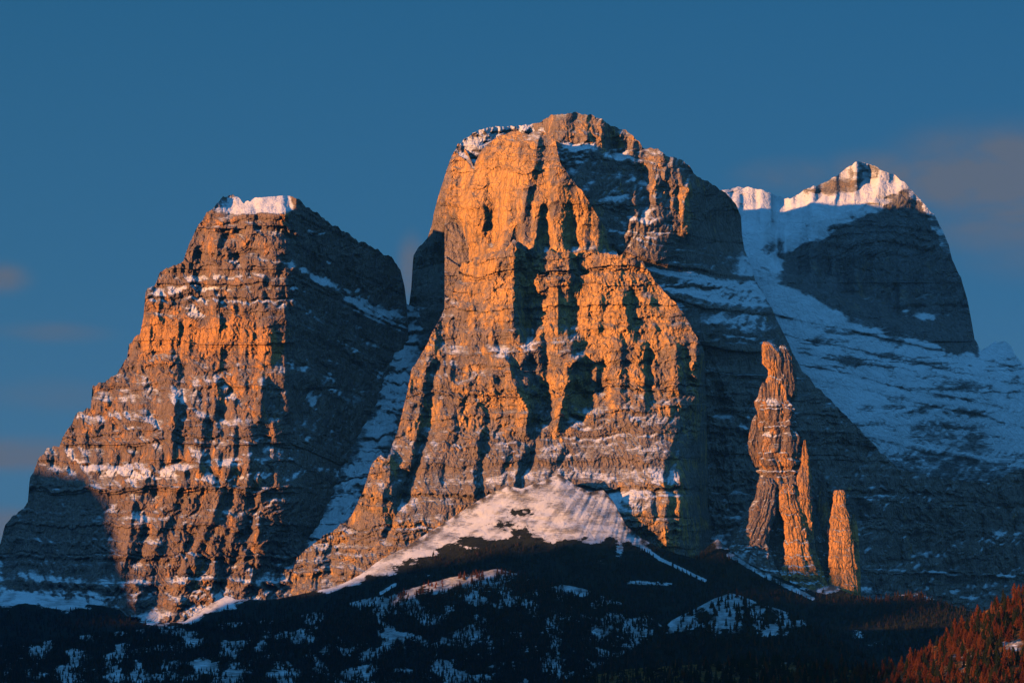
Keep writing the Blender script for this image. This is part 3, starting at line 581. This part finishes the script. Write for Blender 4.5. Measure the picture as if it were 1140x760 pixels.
# wall that carries the pinnacles, its shade put in with a darker rock colour
pw_b = tps([(820,620,5640),(860,560,5680),(880,545,5700),(900,570,5680),(930,600,5690),(960,640,5680),(900,660,5560),(840,660,5560),(980,680,5600),(800,640,5640),(940,700,5500)])
def F_pw(x, y): return pw_b(x, y)-25+rockdetail(x, y, 700, .5, .8, .9, 0, .5)
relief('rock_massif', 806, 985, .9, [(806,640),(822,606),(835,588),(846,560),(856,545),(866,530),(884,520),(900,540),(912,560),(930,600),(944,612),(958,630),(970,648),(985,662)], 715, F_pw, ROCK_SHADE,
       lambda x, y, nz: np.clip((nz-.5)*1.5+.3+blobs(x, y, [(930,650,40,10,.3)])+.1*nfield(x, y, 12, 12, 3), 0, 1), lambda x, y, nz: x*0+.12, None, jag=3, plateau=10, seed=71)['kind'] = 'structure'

# ------------------------------------------------------------------ the lower ground, from the scree to the near hill
t1_top = [(-60,668),(0,664),(20,658),(45,662),(75,668),(100,660),(130,675),(145,690),(165,694),(205,692),(230,675),(252,663),(262,667),(300,668),(330,662),(365,655),(380,650),(400,640),(425,622),(450,610),(465,600),(490,585),(520,565),(545,550),
 (562,540),(580,544),(600,537),(622,527),(640,540),(655,547),(672,546),(682,557),(690,572),(698,586),(707,594),(715,600),(735,610),(760,618),(775,622),(790,606),(799,600),(812,612),(830,625),(860,640),(880,648),(905,657),(925,650),(945,660),(975,668),(1000,662),(1020,660),(1060,674),(1080,680),(1140,684),(1260,690)]
t1_b = tps([(-60,668,5500),(60,664,5520),(150,692,5360),(205,692,5370),(250,664,5400),(340,660,5400),(400,640,5350),(450,610,5370),(500,580,5420),(562,541,5440),(622,529,5440),(700,545,5430),(715,600,5320),(745,614,5320),(775,622,5370),(799,602,5420),(860,640,5440),(905,657,5430),(945,660,5440),(1020,662,5450),(1140,684,5450),(1260,690,5450),
 (600,610,5230),(500,630,5220),(600,650,5020),(400,670,5100),(200,720,5050),(0,720,5050),(750,660,5150),(900,700,5050),(1100,710,5050),(600,700,4750),(300,740,4700),(900,740,4700),(0,780,4500),(600,780,4400),(1140,780,4500)])
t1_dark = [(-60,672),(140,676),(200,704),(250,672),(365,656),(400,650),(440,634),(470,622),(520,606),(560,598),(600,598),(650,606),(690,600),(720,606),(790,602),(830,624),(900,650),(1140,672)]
def F_t1(x, y):
    th = np.arctan2(x-725, y-430)
    d = 14*fbm(x/45, y/18, 801, 4)+(3.6*ridged(th*26, y/90, 802, 3)-2.0*fbm(x/6, y/4, 803, 3))*sst(640, 560, y)
    cone = -14*np.clip(1-np.abs(x-622-(y-528)*.1)/(14+(y-528)*.9), 0, 1)*sst(620, 560, y)
    return t1_b(x, y)+d+cone
T1LINES = [[(700,598),(735,622),(785,646)],[(812,618),(850,640),(905,666)],[(424,660),(440,650)],[(365,658),(400,642)]]
def lnd(x, y, L, wd):
    r = np.zeros(x.shape)
    for P in L:
        a = np.array(P, float)
        for (xa, ya), (xb, yb) in zip(a[:-1], a[1:]):
            t = np.clip(((x-xa)*(xb-xa)+(y-ya)*(yb-ya))/((xb-xa)**2+(yb-ya)**2), 0, 1)
            r = np.maximum(r, np.exp(-(((x-xa-t*(xb-xa))**2+(y-ya-t*(yb-ya))**2)/wd**2)))
    return r
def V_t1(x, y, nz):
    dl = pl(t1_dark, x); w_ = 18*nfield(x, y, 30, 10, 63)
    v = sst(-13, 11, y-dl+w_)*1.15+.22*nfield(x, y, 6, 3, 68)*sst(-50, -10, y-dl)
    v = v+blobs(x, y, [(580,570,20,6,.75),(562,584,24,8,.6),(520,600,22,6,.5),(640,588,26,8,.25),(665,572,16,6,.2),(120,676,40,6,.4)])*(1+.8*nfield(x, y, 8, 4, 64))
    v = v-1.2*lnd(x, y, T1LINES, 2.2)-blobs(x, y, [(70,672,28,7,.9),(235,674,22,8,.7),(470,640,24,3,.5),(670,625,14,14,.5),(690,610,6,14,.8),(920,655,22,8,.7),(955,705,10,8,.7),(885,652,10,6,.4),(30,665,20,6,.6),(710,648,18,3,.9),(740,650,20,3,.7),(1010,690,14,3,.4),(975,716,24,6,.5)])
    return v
def S_t1(x, y, nz): return .10-.45*sst(11, 0, y-pl(t1_top, x))*sst(-.3, .3, nfield(x, y, 9, 7, 66))*sst(430, 460, x)+.70+.3*nfield(x, y, 22, 9, 65)+.20*fbm(np.arctan2(x-725, y-430)*38, y/60, 165, 4)
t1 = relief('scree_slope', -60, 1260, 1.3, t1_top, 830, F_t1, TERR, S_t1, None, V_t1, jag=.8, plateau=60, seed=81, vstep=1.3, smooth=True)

t2_top = [(-60,722),(0,718),(60,712),(100,706),(160,700),(220,694),(280,692),(330,686),(370,676),(400,668),(430,661),(455,656),(475,650),(500,643),(530,637),(552,633),(575,638),(600,645),(625,650),(650,655),(690,670),(720,684),(745,702),(800,722),(900,740),(1000,752),(1260,770)]
t2_b = tps([(-60,722,4500),(100,706,4450),(280,692,4400),(430,661,4350),(552,634,4330),(650,655,4250),(745,702,4150),(900,740,4100),(1260,770,4100),(0,780,4000),(300,780,3850),(450,720,4030),(560,700,4020),(600,780,3700),(700,740,3900),(900,800,3700),(1260,830,3700),(200,740,4100)])
def F_t2(x, y):
    return t2_b(x, y)+34*fbm(x/60, y/22, 811, 4)+26*ridged((x+.5*y)/55, y/60, 812, 3)
def m2(x, y): return nfield(x, y, 30, 20, 171)+.5*nfield(x, y, 90, 30, 172)
def V_t2(x, y, nz): return .12+.48*sst(-.25, .05, m2(x, y))+.15-blobs(x, y, [(500,648,60,9,.7)])+.6*nfield(x, y, 26, 14, 66)+blobs(x, y, [(590,700,40,22,.4),(300,700,300,14,.1)])-blobs(x, y, [(630,655,35,4,.5),(680,670,20,4,.5)])
relief('forest_hill', -60, 1260, 1.6, t2_top, 860, F_t2, TERR, lambda x, y, nz: .66+.2*nfield(x, y, 18, 9, 67), None, V_t2, jag=.6, plateau=200, seed=82, vstep=1.6, smooth=True)

t3_top = [(640,760),(700,724),(735,703),(748,690),(775,677),(795,666),(812,660),(825,663),(845,671),(870,679),(890,687),(905,699),(925,712),(960,728),(1010,750),(1060,770)]
t3_b = tps([(640,760,3700),(735,703,3760),(812,661,3780),(890,687,3760),(1000,740,3700),(812,700,3620),(800,740,3480),(900,740,3500),(640,800,3400),(1060,800,3400)])
def F_t3(x, y): return t3_b(x, y)+14*fbm(x/24, y/12, 821, 4)-22*ridged((x-.5*y)/34, y/50, 822, 3)
def V_t3(x, y, nz): return .32+.75*nfield(x, y, 18, 10, 68)+blobs(x, y, [(832,690,8,18,.5),(860,690,12,10,.4),(780,690,10,16,.35)])-blobs(x, y, [(812,668,18,6,.5),(755,695,12,14,.5),(808,690,10,12,.5),(862,702,18,8,.5)])+sst(694, 716, y+16*nfield(x, y, 16, 8, 95))+.5*sst(.5, 1, np.abs(x-815)/95)
relief('snowy_mound', 640, 1060, 1.3, t3_top, 830, F_t3, TERR, lambda x, y, nz: .68+.2*nfield(x, y, 14, 7, 69), None, V_t3, jag=.6, plateau=120, seed=83, vstep=1.3, smooth=True)

t4_top = [(500,800),(560,785),(620,765),(660,752),(700,744),(760,740),(850,736),(900,738),(935,744),(965,748),(1000,742),(1025,730),(1055,708),(1085,688),(1105,674),(1130,664),(1160,656),(1260,630)]
t4_b = tps([(500,800,2900),(620,765,2850),(760,740,2800),(900,738,2750),(965,748,2700),(1055,712,2700),(1130,674,2720),(1260,640,2750),(600,840,2500),(900,800,2400),(1100,760,2380),(1100,840,2100),(1260,760,2350),(700,840,2400),(1260,860,2050),(1000,790,2400)])
def F_t4(x, y): return t4_b(x, y)+22*fbm(x/60, y/30, 831, 4)+10*ridged(x/40, y/40, 832, 3)
def V_t4(x, y, nz): return .45+.6*nfield(x, y, 30, 20, 70)-blobs(x, y, [(1128,716,10,7,.6),(1105,729,8,5,.6),(1060,745,8,6,.5),(1078,728,10,5,.5),(1135,735,12,14,.2),(1025,756,12,5,.6)])
GRASS = rock_material('dry_slope', (.10, .08, .05), (.06, .05, .03), (.34, .15, .045), vegcol=(.028, .020, .013))
relief('near_hill', 500, 1260, 1.6, t4_top, 900, F_t4, GRASS, lambda x, y, nz: .30+.5*nfield(x, y, 12, 7, 71)+blobs(x, y, [(1128,718,12,7,.5),(1105,730,9,5,.5),(1075,730,12,6,.4),(1060,747,10,6,.3),(1080,745,6,6,.3)]),
       lambda x, y, nz: .6+blobs(x, y, [(1130,735,20,20,.4)]), V_t4, jag=.6, plateau=150, seed=84, vstep=1.6, smooth=True)
for n_ in ('scree_slope', 'forest_hill', 'snowy_mound', 'near_hill'): bpy.data.objects[n_]['kind'] = 'structure'

# valley floor out to the horizon
gx = np.linspace(-30000, 30000, 61); gy = np.linspace(-20000, 40000, 61); GX, GY = np.meshgrid(gx, gy)
gz = -75+0*GX
gm = mesh_from('ground', np.stack([GX, GY, gz], -1).reshape(-1, 3), grid_faces(61, 61), TERR, {'snow': .3+0*GX, 'veg': .4+0*GX, 'ochre': 0*GX})
link('ground', gm)['kind'] = 'structure'

# unseen ridge outside the frame, its crest shaped to shade the valley
EX = np.array([-SDIR[1], SDIR[0]])*-1
if EX[0] < 0: EX = -EX
def pq(X, Y): return X*EX[0]+Y*EX[1], X*SDIR[0]+Y*SDIR[1]
Q0 = 600.0
shade = []        # (x, y, depth): where the shadow's upper edge should fall
for x_, y_, Y_ in [(-200,470,5950),(-60,500,5900),(35,522,5880),(95,526,5760),(135,560,5700),(150,630,5560),(175,698,5400),(215,698,5390),(300,668,5400),(380,655,5350),(450,632,5230),(560,615,5220),(640,612,5250),(690,606,5300),(720,606,5380),
                   (830,628,5540),(880,630,5560),(930,636,5570),(960,636,5580),(250,585,4400),(380,568,4350),(412,600,4330),(425,640,4320),(450,668,4300),(545,645,4330),(575,628,4320),(700,620,4100),(800,645,3770),(1000,700,3600),(700,690,2800),(900,712,2720),(960,724,2700),(1010,745,2600),(1060,765,2450),(1100,785,2380),(1260,800,2300)]:
    X = (x_-570)*S*Y_; Z = (YH-y_)*S*Y_; p_, q_ = pq(X, Y_)
    shade.append((p_, Z+(Q0-q_)*math.tan(R(SUN_EL))))
shade.sort(); sa = np.array(shade)
pp = np.arange(sa[0, 0]-1500, sa[-1, 0]+300, 25.0)
hh = np.interp(pp, sa[:, 0], sa[:, 1])+10*fbm(pp/160, pp*0+2.2, 850, 4)
rows = []
for k, (dq, f) in enumerate([(-520,0),(-300,.45),(-120,.8),(0,1),(160,.82),(420,.4),(800,0)]):
    xy = pp[:, None]*EX[None, :]+(Q0+dq+40*fbm(pp/300, pp*0+k, 851, 3)*(0 if f == 1 else 1))[:, None]*SDIR[None, :2]
    z = -80+(hh+80)*f+(0 if f in (0, 1) else 1)*25*fbm(pp/120, pp*0+k*2., 852, 3)
    rows.append(np.c_[xy, z])
rm_ = mesh_from('ridge', np.array(rows).reshape(-1, 3), grid_faces(7, len(pp)), TERR, {'snow': np.full((7, len(pp)), .6), 'veg': np.full((7, len(pp)), .35), 'ochre': np.zeros((7, len(pp)))})
link('ridge', rm_)['kind'] = 'structure'

# evening air
hz = bpy.data.materials.new('haze'); hz.use_nodes = True; hz.node_tree.nodes.clear()
_v = N(hz.node_tree, 'ShaderNodeVolumePrincipled'); _v.inputs['Color'].default_value = (.10, .46, 1.0, 1); _v.inputs['Density'].default_value = HAZE; _v.inputs['Anisotropy'].default_value = 0.0
_o = N(hz.node_tree, 'ShaderNodeOutputMaterial'); hz.node_tree.links.new(_v.outputs[0], _o.inputs['Volume'])
bx = np.array([(x_, y_, z_) for z_ in (-130, 1560) for x_, y_ in ((-33000, -23000), (33000, -23000), (33000, 43000), (-33000, 43000))], float)
hb = mesh_from('haze', bx, np.array([(0,3,2,1),(4,5,6,7),(0,1,5,4),(1,2,6,5),(2,3,7,6),(3,0,4,7)]), hz, None, False)
link('haze', hb)['kind'] = 'stuff'

# ------------------------------------------------------------------ trees
def foliage(name, ca, cb, attr=False):
    m = bpy.data.materials.new(name); m.use_nodes = True; t = m.node_tree; t.nodes.clear(); L = t.links.new
    geo = N(t, 'ShaderNodeNewGeometry'); no = N(t, 'ShaderNodeTexNoise'); L(geo.outputs['Position'], no.inputs['Vector']); no.inputs['Scale'].default_value = .22; no.inputs['Detail'].default_value = 3
    mr = N(t, 'ShaderNodeMapRange'); L(no.outputs[0], mr.inputs[0]); mr.inputs[1].default_value = .3; mr.inputs[2].default_value = .7
    src = mr.outputs[0]
    if attr:
        a = N(t, 'ShaderNodeAttribute', attribute_name='hue'); ad = N(t, 'ShaderNodeMath', operation='ADD', use_clamp=True); L(a.outputs['Fac'], ad.inputs[0])
        m2 = N(t, 'ShaderNodeMath', operation='MULTIPLY_ADD'); L(src, m2.inputs[0]); m2.inputs[1].default_value = .3; m2.inputs[2].default_value = -.15; L(m2.outputs[0], ad.inputs[1]); src = ad.outputs[0]
    else:
        oi = N(t, 'ShaderNodeObjectInfo'); m2 = N(t, 'ShaderNodeMath', operation='MULTIPLY_ADD', use_clamp=True); L(src, m2.inputs[0]); m2.inputs[1].default_value = .4; L(oi.outputs['Random'], m2.inputs[2]); src = m2.outputs[0]
    mx = N(t, 'ShaderNodeMix', data_type='RGBA'); L(src, mx.inputs[0]); mx.inputs[6].default_value = (*ca, 1); mx.inputs[7].default_value = (*cb, 1)
    p = N(t, 'ShaderNodeBsdfDiffuse'); L(mx.outputs[2], p.inputs[0]); tr = N(t, 'ShaderNodeBsdfTranslucent'); L(mx.outputs[2], tr.inputs[0])
    ms = N(t, 'ShaderNodeMixShader'); ms.inputs[0].default_value = .2; L(p.outputs[0], ms.inputs[1]); L(tr.outputs[0], ms.inputs[2])
    o = N(t, 'ShaderNodeOutputMaterial'); L(ms.outputs[0], o.inputs[0]); return m
SPRUCE = foliage('spruce_needles', (.018, .030, .018), (.04, .052, .028))
LARCH = foliage('larch_needles', (.085, .024, .014), (.22, .07, .026))
MIXED = foliage('far_needles', (.022, .032, .024), (.22, .07, .028), True)
BARK = bpy.data.materials.new('bark'); BARK.use_nodes = True
_t = BARK.node_tree; _n = N(_t, 'ShaderNodeTexNoise'); _n.inputs['Scale'].default_value = 3; _r = N(_t, 'ShaderNodeValToRGB'); _t.links.new(_n.outputs[0], _r.inputs[0])
_r.color_ramp.elements[0].color = (.05, .035, .025, 1); _r.color_ramp.elements[1].color = (.12, .09, .07, 1); _t.links.new(_r.outputs[0], _t.nodes['Principled BSDF'].inputs['Base Color']); _t.nodes['Principled BSDF'].inputs['Roughness'].default_value = .9

def far_tree(seed, tiers=4, sides=7, wide=.2):
    rs = np.random.RandomState(seed); V = []; F = []
    for k in range(tiers):
        z0 = .08+.80*k/tiers; z1 = min(1.0, z0+1.25/tiers); r = wide*(1-z0)*(1.05+.3*rs.rand())
        b = len(V); V.append((rs.normal()*.008, rs.normal()*.008, z1))
        for i in range(sides*2):
            a = math.pi*i/sides+rs.rand()*.25; q = r*(1 if i % 2 else .55)*rs.uniform(.75, 1.2)
            V.append((math.cos(a)*q, math.sin(a)*q, z0+(0 if i % 2 else .04)+rs.uniform(-.02, .02)))
        for i in range(sides*2): F.append((b, b+1+i, b+1+(i+1) % (sides*2)))
    b = len(V)
    for z, r in ((0, .012), (.3, .01)):
        for i in range(3): V.append((math.cos(i*2.1)*r, math.sin(i*2.1)*r, z))
    for i in range(3): F.append((b+i, b+(i+1) % 3, b+3+(i+1) % 3)); F.append((b+i, b+3+(i+1) % 3, b+3+i))
    return np.array(V), np.array(F)
FT = [far_tree(i, 3+i % 3, 6, .15+.03*(i % 4)) for i in range(7)]
def forest(name, P, H, hue, seed, label, cat='forest'):
    rs = np.random.RandomState(seed); vs = []; fs = []; hs = []; n0 = 0
    for i in range(len(P)):
        V, Fc = FT[rs.randint(len(FT))]; a = rs.rand()*6.28; c, s_ = math.cos(a), math.sin(a); w_ = H[i]*rs.uniform(.8, 1.3)
        v = np.empty_like(V); v[:, 0] = (V[:, 0]*c-V[:, 1]*s_)*w_+P[i, 0]; v[:, 1] = (V[:, 0]*s_+V[:, 1]*c)*w_+P[i, 1]; v[:, 2] = V[:, 2]*H[i]+P[i, 2]-.5
        vs.append(v); fs.append(Fc+n0); n0 += len(V); hs.append(np.full(len(V), hue[i]))
    me = mesh_from(name, np.concatenate(vs), np.concatenate(fs), MIXED, {'hue': np.concatenate(hs)}, False)
    return tag(link(name, me), label, cat, kind='stuff')
def scatter(layer, n, F, dens, x0, x1, y0, y1, seed):
    rs = np.random.RandomState(seed); x = rs.uniform(x0, x1, n); y = rs.uniform(y0, y1, n)
    cols, t = LAYERS[layer]['top']; ok = y > np.interp(x, cols, t)+1.5
    ok &= rs.rand(n) < dens(x, y); x = x[ok]; y = y[ok]
    return x, y, world(x, y, F(x, y)), rs
def lname(pref): return [o for o in COL.objects if o.name.startswith(pref)][-1].name
# lower slopes under the cliffs
def d1(x, y):
    dl = pl(t1_dark, x); w_ = 14*nfield(x, y, 26, 10, 163)
    d = sst(2, 16, y-dl+w_)*.95*(.55+.9*sst(-.3, .3, nfield(x, y, 30, 14, 164)))
    d = d-1.2*lnd(x, y, T1LINES, 2.6)-blobs(x, y, [(670,625,14,14,.5),(690,610,6,14,.8),(920,655,22,8,.9),(955,705,10,8,.9),(975,716,24,6,.6),(712,648,18,3,.9),(742,650,20,3,.8),(70,672,26,6,.8),(470,640,24,2,.6)])
    return d+blobs(x, y, [(1010,676,40,10,1.5)])
x, y, P, rs = scatter('scree_slope', 24000, F_t1, d1, -40, 1180, 606, 735, 1)
H = rs.uniform(7, 14, len(x)); k = blobs(x, y, [(1005,672,36,9,1)]); H = H+k*9; hue = np.clip(rs.rand(len(x))**4*.2+k*rs.uniform(.1, .5, len(x)), 0, 1)
forest('conifer_forest', P, H, hue, 2, 'dark conifer forest covering the shaded slopes right below the cliffs and scree')
# middle hill
def d2(x, y):
    d = .30+.9*sst(-.30, .05, m2(x, y))
    d = d+blobs(x, y, [(595,700,50,26,1),(300,690,300,10,.8),(330,740,60,20,.1)])
    d = d-blobs(x, y, [(250,706,30,8,.8),(280,749,36,4,.8),(105,742,26,4,.6),(220,741,20,5,.6),(430,702,26,12,.6),(365,705,14,6,.5),(440,657,60,6,.9),(490,649,40,6,.8),(545,640,20,6,.7),(640,656,40,3,.9),(690,670,25,3,.9),(470,735,14,16,.5),(610,722,12,8,.5),(575,735,8,10,.5)])
    return d*sst(-40, -39, x)
x, y, P, rs = scatter('forest_hill', 42000, F_t2, d2, -40, 1000, 630, 790, 3)
H = rs.uniform(5, 12, len(x)); lit = blobs(x, y, [(500,650,70,16,1)]); hue = np.clip(rs.rand(len(x))**4*.3+lit*rs.uniform(0, 1.2, len(x)), 0, 1)
forest('conifer_forest', P, H, hue, 4, 'dark conifers scattered over the snowy hill in shade below the scree fan')
def d3(x, y): return .10+.7*sst(-.1, .2, nfield(x, y, 14, 14, 181))+.8*sst(.5, 1, np.abs(x-815)/95)+blobs(x, y, [(832,694,6,18,.8),(860,690,10,8,.5),(775,705,6,14,.6),(930,722,60,10,.6)])+1.3*sst(708, 716, y)
x, y, P, rs = scatter('snowy_mound', 3500, F_t3, d3, 650, 1050, 655, 790, 5)
H = rs.uniform(8, 16, len(x)); forest('conifer_forest', P, H, rs.rand(len(x))**3*.4, 6, 'dark conifers on and around the small snowy mound in shade')

# near hill: every tree that shows large is a tree of its own
def d4(x, y): return 1.0-blobs(x, y, [(1130,722,18,14,.9),(1105,732,10,6,.8),(1080,732,12,6,.5),(1062,749,11,7,.8),(1138,745,12,20,.5),(1080,748,6,6,.5)])
x, y, P, rs = scatter('near_hill', 6000, F_t4, d4, 510, 1175, 660, 800, 7)
H = (8+11*rs.rand(len(x))**1.3)*(1-.25*sst(960, 700, x)); larch = rs.rand(len(x)) < np.clip(.46*sst(780, 1010, x)+.12, 0, 1)
scr = H/P[:, 1]; vis = (x > 512) & (x < 1150) & (y-scr/S < 762)
pick = np.zeros(len(x), bool)
for kd in (True, False):
    idx = np.where(vis & (larch == kd))[0]; idx = idx[np.argsort(-(scr[idx]+.002*sst(0, 60, 745-y[idx])*0))][:300]; pick[idx] = True
r_ = ~pick
forest('conifer_forest', P[r_], H[r_], np.where(larch[r_], rs.uniform(.5, 1.1, r_.sum()), rs.rand(r_.sum())*.15), 8, 'smaller dark and rust coloured conifers filling the near hillside along the bottom edge')

def crown_mesh(kind, seed):
    rs = np.random.RandomState(seed); V = []; Fc = []
    H_ = 1.0; lev = 17; wide = (.22 if kind == 'larch' else .21)*rs.uniform(.85, 1.15); z0 = .10 if kind == 'spruce' else .16
    for k in range(lev):
        q = (k+rs.rand()*.6)/lev; z = z0+(1-z0-.03)*q; r = wide*((1-q)**.8)*(1.0 if kind == 'spruce' else min(1, .55+q*2.2))+.012
        nb = int(7-3*q)
        a0 = rs.rand()*6.28
        for b in range(nb):
            a = a0+6.283*b/nb+rs.normal()*.25; rr = r*rs.uniform(.6, 1.2); dr = (-.28 if kind == 'spruce' else -.02)*rr
            dx, dy = math.cos(a), math.sin(a)
            for s_ in np.linspace(.15, .95, 5):      # small drooping twig clumps along the branch
                cx, cy, cz = dx*rr*s_, dy*rr*s_, z+dr*s_*s_*1.5+.012*(1-s_)
                w_ = rr*.34*(1.15-s_*.7)+.006; h_ = .018+.022*rs.rand()
                for j in range(2):
                    t = rs.rand()*3.14; ux, uy = math.cos(t)*w_, math.sin(t)*w_; n0 = len(V)
                    V += [(cx-ux, cy-uy, cz-h_*rs.uniform(.2, 1)), (cx+ux, cy+uy, cz-h_*rs.uniform(.2, 1)), (cx+rs.normal()*.006, cy+rs.normal()*.006, cz+h_*1.1)]
                    Fc.append((n0, n0+1, n0+2))
    n0 = len(V)
    V += [(.012, 0, .93), (-.008, .01, .93), (-.006, -.01, .93), (0, 0, 1.0)]; Fc += [(n0, n0+1, n0+3), (n0+1, n0+2, n0+3), (n0+2, n0, n0+3)]
    return mesh_from('crown', np.array(V), np.array(Fc), LARCH if kind == 'larch' else SPRUCE, None, False)
def trunk_mesh(seed):
    rs = np.random.RandomState(seed); n = 7; zs = [-.03, 0, .15, .4, .7, .96]; rd = [.018, .015, .0125, .009, .005, .0012]
    V = []
    for z, r in zip(zs, rd):
        ox, oy = rs.normal()*.003, rs.normal()*.003
        for i in range(n): V.append((ox+math.cos(6.283*i/n)*r, oy+math.sin(6.283*i/n)*r, z))
    Fc = [(a*n+i, a*n+(i+1) % n, (a+1)*n+(i+1) % n, (a+1)*n+i) for a in range(len(zs)-1) for i in range(n)]
    return mesh_from('trunk', np.array(V), np.array(Fc), BARK)
protos = {}
for kd in ('larch', 'spruce'):
    protos[kd] = []
    for i in range(6):
        e = bpy.data.objects.new(kd+'_tree', None); c = bpy.data.objects.new('crown', crown_mesh(kd, 50+i+(9 if kd == 'larch' else 0))); t_ = bpy.data.objects.new('trunk', trunk_mesh(i))
        c.parent = e; t_.parent = e; protos[kd].append((e, c, t_))
def zone(px_, py_, up):
    if up < 16 and px_ > 1000: return 0
    if px_ > 1000: return 1
    if px_ > 860: return 2
    return 3
ZL = {True: ['rust red larch on the crest line of the sunlit slope at far right', 'rust orange larch on the open sunlit slope below the crest at bottom right', 'dull reddish larch where the near ridge dips toward the dark valley', 'dim brown larch in the dark wood along the bottom centre edge'],
      False: ['dark green spruce on the crest line of the sunlit slope at far right', 'dark green spruce between rust larches on the bottom right slope', 'near black spruce where the near ridge dips toward the valley', 'near black spruce in the dark wood along the bottom centre edge']}
ZG = {True: ['larches along the sunlit crest', 'larches on the sunlit slope', 'larches in the dip of the ridge', 'larches in the dark wood'],
      False: ['spruces along the sunlit crest', 'spruces on the sunlit slope', 'spruces in the dip of the ridge', 'spruces in the dark wood']}
cols_, top_ = LAYERS['near_hill']['top']
for n_i, i in enumerate(np.where(pick)[0]):
    kd = 'larch' if larch[i] else 'spruce'; e, c, t_ = protos[kd][rs.randint(6)]
    o = e.copy(); COL.objects.link(o); o.location = P[i].tolist(); hgt = float(H[i]); wd = hgt*rs.uniform(.85, 1.25); o.scale = (wd, wd, hgt); o.rotation_euler = (rs.normal()*.02, rs.normal()*.02, rs.rand()*6.28)
    for ch in (c, t_): d = ch.copy(); COL.objects.link(d); d.parent = o
    z_ = zone(x[i], y[i], y[i]-np.interp(x[i], cols_, top_))
    tag(o, ZL[bool(larch[i])][z_], 'tree', ZG[bool(larch[i])][z_])
for kd in protos:
    for e, c, t_ in protos[kd]:
        for o in (c, t_, e): bpy.data.objects.remove(o)
